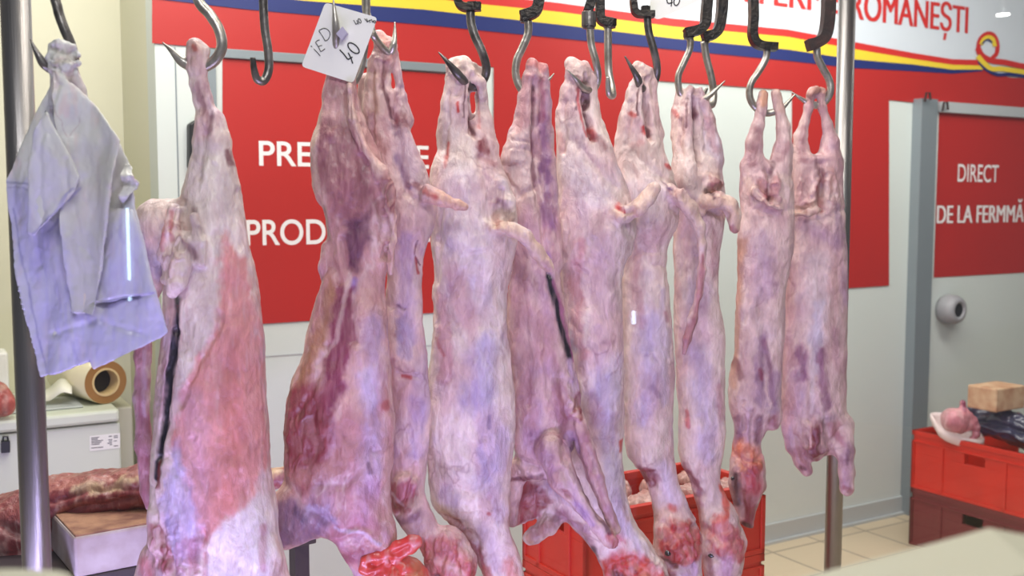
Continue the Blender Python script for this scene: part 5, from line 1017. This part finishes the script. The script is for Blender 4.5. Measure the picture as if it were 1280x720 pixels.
# curled sheet
V_ = []; Fc_ = []
for i in range(13):
    t = i / 12
    for j, (dy) in enumerate((0, 1)):
        V_.append(P(52 + 38 * t, 500 - 10 * t - dy * (12 + 6 * math.sin(t * 3)) + 3 * math.sin(t * 7), 3.3 + .1 * dy))
for i in range(12): Fc_.append((2 * i, 2 * i + 2, 2 * i + 3, 2 * i + 1))
o = mesh_obj('wrapping_paper', V_, Fc_, mat('paper', (228, 226, 210), .6), smooth=True); so = o.modifiers.new('s', 'SOLIDIFY'); so.thickness = .002
tag(o, 'curled white wrapping paper on the chest freezer before the film roll', 'paper')
mb = MB(); a = P(104, 512, 3.3); a.z = FZ + .001; mb.box(a - RD * .3, RD * .3, RN * .2, zup * .006)
tag(mb.build('grey_tray', M['light_metal'], bevel=.002), 'flat grey tray on the chest freezer under the wrapping paper', 'tray')
mb = MB(); a = P(-40, 480, 3.3); a.z = FZ + .001; mb.box(a, RD * .12, RN * .12, zup * .17)
tag(mb.build('foam_box', M['card'], bevel=.008), 'pale foam box at the photo edge on the chest freezer', 'box')
f = Field((-60, 468, -30), (24, 532, 30))
f.chain([(-40, 504, 0, 22), (-10, 500, 0, 22), (4, 506, 0, 14)], .9, 8)
o = flesh_object('meat_cut', f, Y=3.12, m=flesh_raw, seed=15, base=(196, 110, 100), alt=(170, 84, 80), alt2=(206, 150, 140), strokes=[([(-20, 482), (14, 484)], 4, (210, 180, 160), .7)])
tag(o, 'piece of red meat on the chest freezer at the far left edge', 'meat')

# ---------------------------------------------------------------- table, chopping block, meat on it
c1 = P(92, 672, 2.05); BZ = c1.z; dX = Vector((.81, .58, 0)).normalized(); dY = Vector((-dX.y, dX.x, 0))
tb = empty('work_table', flat(c1)); tag(tb, 'dark work table carrying the chopping block behind the left carcass', 'table')
TZ = BZ - .085; T0 = flat(c1) - dX * .25 + dY * .0
mb = MB(); mb.box(T0 + zup * (TZ - .03), dX * .78, dY * .62, zup * .03); mb.build('table_top', M['table'], tb, bevel=.003)
for (u, v) in ((.01, .02), (.735, .02), (.01, .56), (.735, .56)):
    mb = MB(); mb.box(T0 + dX * u + dY * v, dX * .035, dY * .035, zup * (TZ - .03)); mb.build('leg', M['table'], tb)
mb = MB(); mb.box(flat(c1) + zup * TZ, dX * .43, dY * .45, zup * (BZ - TZ)); cb = mb.build('chopping_block', M['block_white'], bevel=.006)
tag(cb, 'thick white chopping block with a worn brown top, under the slab of meat', 'chopping block')
mb = MB(); mb.box(flat(c1) + zup * (BZ - .003) + dX * .004 + dY * .004, dX * .422, dY * .442, zup * .006); mb.build('worn_top', M['block_top'], cb, bevel=.002)
f = Field((-70, 560, -70), (376, 770, 70))
f.chain([(-40, 690, 0, 46), (20, 660, 0, 44), (70, 632, 0, 34), (120, 618, 0, 29), (180, 609, 0, 26), (250, 603, 0, 20), (320, 599, 0, 15), (356, 597, 0, 12)], 1.2, 12)
f.chain([(-20, 730, -30, 40), (40, 712, -30, 30), (66, 690, -24, 20)], .9, 12)
o = flesh_object('meat_slab', f, Y=2.27, m=flesh_raw, seed=17, base=(170, 88, 90), alt=(150, 70, 78), alt2=(190, 120, 116), relief=1.4, strokes=[
    ([(60, 604), (110, 596), (180, 588)], 5, (196, 130, 120), .9), ([(105, 603), (125, 600)], 6, (232, 206, 180), .9), ([(130, 604), (186, 592), (250, 588), (350, 590)], 7, (230, 204, 170), .95, False), ([(60, 640), (110, 622), (180, 618)], 5, (196, 130, 124), .5), ([(70, 655), (120, 640), (180, 632)], 6, (120, 48, 60), .7),
    ([(-20, 640), (60, 620), (60, 700)], 16, (186, 120, 112), .5), ([(-10, 600), (60, 606)], 7, (170, 90, 80), .8), ([(0, 640), (20, 700)], 8, (226, 170, 150), .5)],
    creases=[([(66, 650), (110, 625), (180, 615)], 4, 4), ([(64, 622), (120, 606), (186, 600)], 4, 3), ([(20, 640), (60, 660), (64, 720)], 5, 5)])
tag(o, 'long slab of dark red meat with a fat edge lying on the chopping block', 'meat')

# ---------------------------------------------------------------- crates
def crate(o, dx, dy, lx, ly, h, m, label, group, holes=True):
    """o: corner on the floor side, dx and dy unit vectors along its two sides"""
    mb = MB(); t = .012; o = Vector(o)
    mb.box(o + dx * .01 + dy * .01, dx * (lx - .02), dy * (ly - .02), zup * .012)
    for (p, u, v, L) in ((o, dx, dy, lx), (o + dy * ly, dx, -dy, lx), (o, dy, dx, ly), (o + dx * lx, dy, -dx, ly)):
        a0, a1 = L * .5 - .05, L * .5 + .05; z0, z1 = h * .62, h * .8
        p = p + u * .006 + v * .006; Lw = L - .012
        mb.box(p, u * Lw, v * t, zup * z0); mb.box(p + zup * z1, u * Lw, v * t, zup * (h - z1))
        mb.box(p + zup * z0, u * a0, v * t, zup * (z1 - z0)); mb.box(p + zup * z0 + u * a1, u * (Lw - a1), v * t, zup * (z1 - z0))
        q = p - v * .006 - u * .006
        mb.box(q + zup * (h - .022), u * L, v * .02, zup * .022); mb.box(q + zup * (h * .82 - .006), u * L, v * .012, zup * .008)   # rim and rib
        mb.box(q, u * L, v * .012, zup * .014)
        for k in range(5):
            uu = .0 + (L - .014) * k / 4
            if k != 2: mb.box(q + u * uu, u * .014, v * .012, zup * h * .82)
    ob = mb.build('plastic_crate', m, bevel=.0015); return tag(ob, label, 'crate', group)
k0 = P(732, 645, 2.49); cz = k0.z; hc = cz / 4
lab = ['red plastic crate of wrapped meat, topmost of the stack behind the hanging heads', 'red plastic crate second from the top in the stack behind the hanging heads',
       'red plastic crate third from the top in the stack behind the carcasses', 'red plastic crate on the floor under the stack behind the carcasses']
for i in range(4): crate(flat(k0) + zup * (cz - hc * (i + 1) + .001 * (3 - i) * 0), RD, RN, .6, .3, hc - .001, M['crate'], lab[i], 'red crates in the middle')
wrap = flesh_mat('wrapped_meat', rough=.22, coat=.7, vein=.1)
pk = None; rows = ('front row', 'back row'); nth = ('leftmost', 'second from left', 'second from right', 'rightmost')
for i in range(8):
    ci, ri = i % 4, i // 4; u, v, sc_ = .085 + .142 * ci, .085 + .125 * ri, 1
    if pk is None:
        f = Field((560, 320, -50), (720, 400, 50), 3); f.blob(640, 360, 0, 52, 22, 36, 6); f.blob(615, 352, -8, 24, 18, 26, 8); f.blob(668, 356, 6, 22, 18, 26, 8)
        pk = flesh_object('wrapped_meat_pack', f, Y=2.0, m=wrap, seed=19, base=(214, 176, 166), alt=(200, 140, 134), alt2=(226, 204, 196), relief=2)
        me = pk.data; n = len(me.vertices); co = np.zeros(n * 3); me.vertices.foreach_get('co', co); co = co.reshape(-1, 3); co -= (co.max(0) + co.min(0)) / 2; me.vertices.foreach_set('co', co.ravel()); me.update(); ob = pk
    else:
        ob = pk.copy(); C.objects.link(ob)
    p = flat(k0) + RD * (u + .015) + RN * v; ob.location = (p.x, p.y, cz - .034 + .004 * (i % 3)); ob.rotation_euler = (0, .06 * ((i % 3) - 1), .534 + math.pi * (i % 2)); ob.scale = (.6, .9, .85)
    tag(ob, 'pale pink wrapped meat pack in the top red crate, %s, %s' % (rows[ri], nth[ci]), 'meat pack', 'wrapped meat packs in the top red crate')
# right stack
k1 = P(1140, 537, 4.64); hz = k1.z / 2; e2 = -RN
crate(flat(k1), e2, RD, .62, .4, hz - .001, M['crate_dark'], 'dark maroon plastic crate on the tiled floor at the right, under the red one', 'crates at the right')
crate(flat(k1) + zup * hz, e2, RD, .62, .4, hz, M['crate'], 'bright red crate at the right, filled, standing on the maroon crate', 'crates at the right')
# dark bags in it
dk = mat('dark_film', (74, 72, 96), .3, coat=.5, rgb2=(40, 38, 54), vscale=12, bump=.8, bscale=25)
f = Field((1180, 486, -60), (1330, 590, 60))
f.chain([(1232, 534, 10, 16), (1256, 532, -10, 19), (1286, 540, -30, 21)], .9, 8); f.chain([(1222, 526, 30, 10), (1240, 518, 30, 12), (1262, 524, 20, 12)], .9, 8)
o = flesh_object('dark_plastic_bag', f, Y=4.5, m=dk, seed=25, relief=2.2, creases=[([(1200, 530), (1250, 536), (1290, 560)], 3, -4), ([(1220, 520), (1280, 540)], 4, 4)])
tag(o, 'dark plastic bags heaped in the bright red crate at the right', 'plastic bag')
mb = MB(); a = P(1245, 516, 4.35); mb.box(a + RD * 0, RD * .2, RN * .14, zup * .1)
o = mb.build('wooden_block', mat('pale_wood', (206, 176, 140), .6, rgb2=(176, 130, 96), vscale=18, bump=.5), bevel=.006); tag(o, 'pale stained wooden block on top of the dark bags at the right edge', 'block')
# foam tray of pink meat on the rim
tc_ = P(1196, 542, 4.5); V_ = []; Fc_ = []; NU, NV = 32, 6
for j in range(NV + 1):
    t = j / NV; rr = .3 + .7 * min(1, t * 1.3); zz = .0 if t < .6 else (t - .6) / .4 * .055
    for i in range(NU):
        th = 2 * math.pi * i / NU; c_, s_ = math.cos(th), math.sin(th); q = (abs(c_) ** 4 + abs(s_) ** 4) ** .25
        V_.append(tc_ + Vector((.105 * rr * c_ / q, .0, 0)) + Vector((0, .075 * rr * s_ / q, 0)) + zup * (zz + .035 * s_ * rr + .0 * c_ - .02 - .03 * c_ * rr))
for j in range(NV):
    for i in range(NU): Fc_.append((j * NU + i, j * NU + (i + 1) % NU, (j + 1) * NU + (i + 1) % NU, (j + 1) * NU + i))
Fc_.append(tuple(range(NU)))
o = mesh_obj('foam_tray', V_, Fc_, mat('foam', (232, 214, 210), .5), smooth=True); so = o.modifiers.new('s', 'SOLIDIFY'); so.thickness = .006
tag(o, 'tilted white foam tray of pink meat on the bright red crate at the right', 'tray')
f = Field((1164, 488, -40), (1240, 556, 40), 1.5)
f.blob(1190, 524, -8, 17, 16, 16, 6, rot=20)
for (x, y, r) in ((1200, 512, 6), (1206, 518, 7), (1212, 524, 7), (1216, 532, 6), (1206, 530, 8), (1198, 536, 7), (1216, 541, 5), (1212, 548, 5)): f.blob(x, y, -10 + (x % 5), r, r * .9, r, 3)
f.chain([(1200, 508, -8, 4), (1200, 502, -8, 4)], 1, 3)
o = flesh_object('offal_portion', f, Y=4.47, m=flesh_raw, seed=27, base=(216, 150, 156), alt=(196, 124, 134), alt2=(226, 176, 176), strokes=[([(1200, 508), (1200, 501)], 4, (140, 60, 90), .9)], relief=.6)
tag(o, 'lumpy pink meat portion in the tilted foam tray', 'meat')

# ---------------------------------------------------------------- glass in front, ledge in the foreground
gl = bpy.data.materials.new('shop_glass'); gl.use_nodes = True; nt = gl.node_tree; nt.nodes.remove(nt.nodes['Principled BSDF'])
tr = nt.nodes.new('ShaderNodeBsdfTransparent'); gs = nt.nodes.new('ShaderNodeBsdfGlossy'); gs.inputs['Roughness'].default_value = .0
fz = nt.nodes.new('ShaderNodeFresnel'); fz.inputs['IOR'].default_value = 1.45; mx = nt.nodes.new('ShaderNodeMixShader')
geo = nt.nodes.new('ShaderNodeNewGeometry'); ior = nt.nodes.new('ShaderNodeMapRange'); ior.inputs[3].default_value = 1.45; ior.inputs[4].default_value = 1 / 1.45
nt.links.new(geo.outputs['Backfacing'], ior.inputs[0]); nt.links.new(ior.outputs[0], fz.inputs['IOR']); nt.links.new(fz.outputs[0], mx.inputs[0]); nt.links.new(tr.outputs[0], mx.inputs[1]); nt.links.new(gs.outputs[0], mx.inputs[2]); nt.links.new(mx.outputs[0], nt.nodes['Material Output'].inputs[0])
G0 = RAIL0 - RN * .3
ga = plane(-200, 254, G0, RN); gb = plane(1400, 254, G0, RN)
mb = MB(); mb.box(Vector((ga.x, ga.y, .5)), flat(gb - ga), -RN * .005, zup * 2.0)
tag(mb.build('glass_pane', gl), 'large clear glass pane of the shop counter in front of the hanging carcasses', 'glass')
def refl(px, py, t):
    h = plane(px, py, G0 - RN * .005, RN); d = (h - CAM).normalized(); r = d - RN * 2 * d.dot(RN); return h + r * t
def lampmat(name, col, st):
    m = bpy.data.materials.new(name); m.use_nodes = True; b = m.node_tree.nodes['Principled BSDF']; b.inputs['Emission Color'].default_value = col; b.inputs['Emission Strength'].default_value = st; return m
LM = lampmat('tube_glow', (.55, .8, 1, 1), 22)
def hall_tube(spans, t, label):
    ends = [refl(*p, t) for sp_ in spans for p in sp_]; xm = sum(e.x for e in ends) / len(ends); ym = sum(e.y for e in ends) / len(ends)
    away = (Vector((xm, ym, 0)) - flat(plane(*spans[0][0], G0, RN))).normalized(); side = Vector((-away.y, away.x, 0)); hi = max(e.z for e in ends)
    mb = MB(); mb.box(Vector((xm, ym, 0)) + away * .014 - side * .02, side * .04, away * .03, zup * (hi + .05)); o = mb.build('lamp_column', M['light_metal'], bevel=.002); tag(o, label, 'lamp')
    for k in range(len(spans)):
        a, b = ends[2 * k].z, ends[2 * k + 1].z; mb = MB(); mb.tube([Vector((xm, ym, min(a, b))), Vector((xm, ym, max(a, b)))], .0055, 10); mb.build('glowing_tube', LM, o)
hall_tube([((161, 260), (162, 350)), ((162, 371), (163, 413))], 2.6, 'two light tubes on a column, mirrored in the glass over the plastic bags')
hall_tube([((793, 389), (793, 405))], 2.3, 'small light tube mirrored in the glass over the long-tailed carcass')
lc = refl(1255, 19, 3.4); mb = MB(); mb.lathe(lc, zup, [(0, 0), (0, .03), (.006, .032), (.006, 0)], 24)
o = mb.build('round_lamp', lampmat('round_glow', (1, 1, .97, 1), 40)); tag(o, 'round ceiling lamp mirrored in the glass at the top right', 'lamp')
mb = MB(); mb.tube([lc + zup * .02, lc + zup * .5], .008, 8); mb.build('stem', M['light_metal'], o)

# foreground ledge, out of focus
def ledge(name, top, z_th, m, label):
    mb = MB(); mb.prism(top, (0, 0, -z_th)); return tag(mb.build(name, m, bevel=.004), label, 'ledge')
yl = .71
mb = MB()
pr = [(992, 724), (1100, 697), (1236, 660), (1300, 672), (1420, 690)]
top = [P(x, y, yl) for x, y in pr]; bot = [P(x, y, yl - .09) for x, y in ((1040, 800), (1120, 770), (1212, 735), (1300, 716), (1440, 720))]
n = len(top); V_ = top + bot + [v - zup * .03 for v in top] + [v - zup * .03 for v in bot]; Fc_ = []
for i in range(n - 1):
    Fc_ += [(i, i + 1, n + i + 1, n + i), (2 * n + i, 2 * n + i + 1, 3 * n + i + 1, 3 * n + i), (i, i + 1, 2 * n + i + 1, 2 * n + i), (n + i, n + i + 1, 3 * n + i + 1, 3 * n + i)]
Fc_ += [(0, n, 3 * n, 2 * n), (n - 1, 2 * n - 1, 4 * n - 1, 3 * n - 1)]
lg = mesh_obj('counter_ledge', V_, Fc_, M['cream_ledge']); tag(lg, 'blurred cream counter ledge close to the viewer at the lower right', 'ledge')
bz = min(v.z for v in bot) - .05
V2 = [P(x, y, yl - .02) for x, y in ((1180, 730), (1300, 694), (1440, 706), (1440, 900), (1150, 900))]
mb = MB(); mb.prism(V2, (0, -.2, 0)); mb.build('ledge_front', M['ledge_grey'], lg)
mb = MB(); a = P(-60, 714, .66); mb.prism([P(-80, 712, .66), P(20, 709, .66), P(72, 711, .66), P(92, 716, .66), P(98, 740, .66), P(-80, 740, .66)], (0, -.12, 0))
o = mb.build('counter_ledge', M['cream_ledge'], bevel=.003); tag(o, 'blurred cream rim of the counter at the lower left corner', 'ledge')
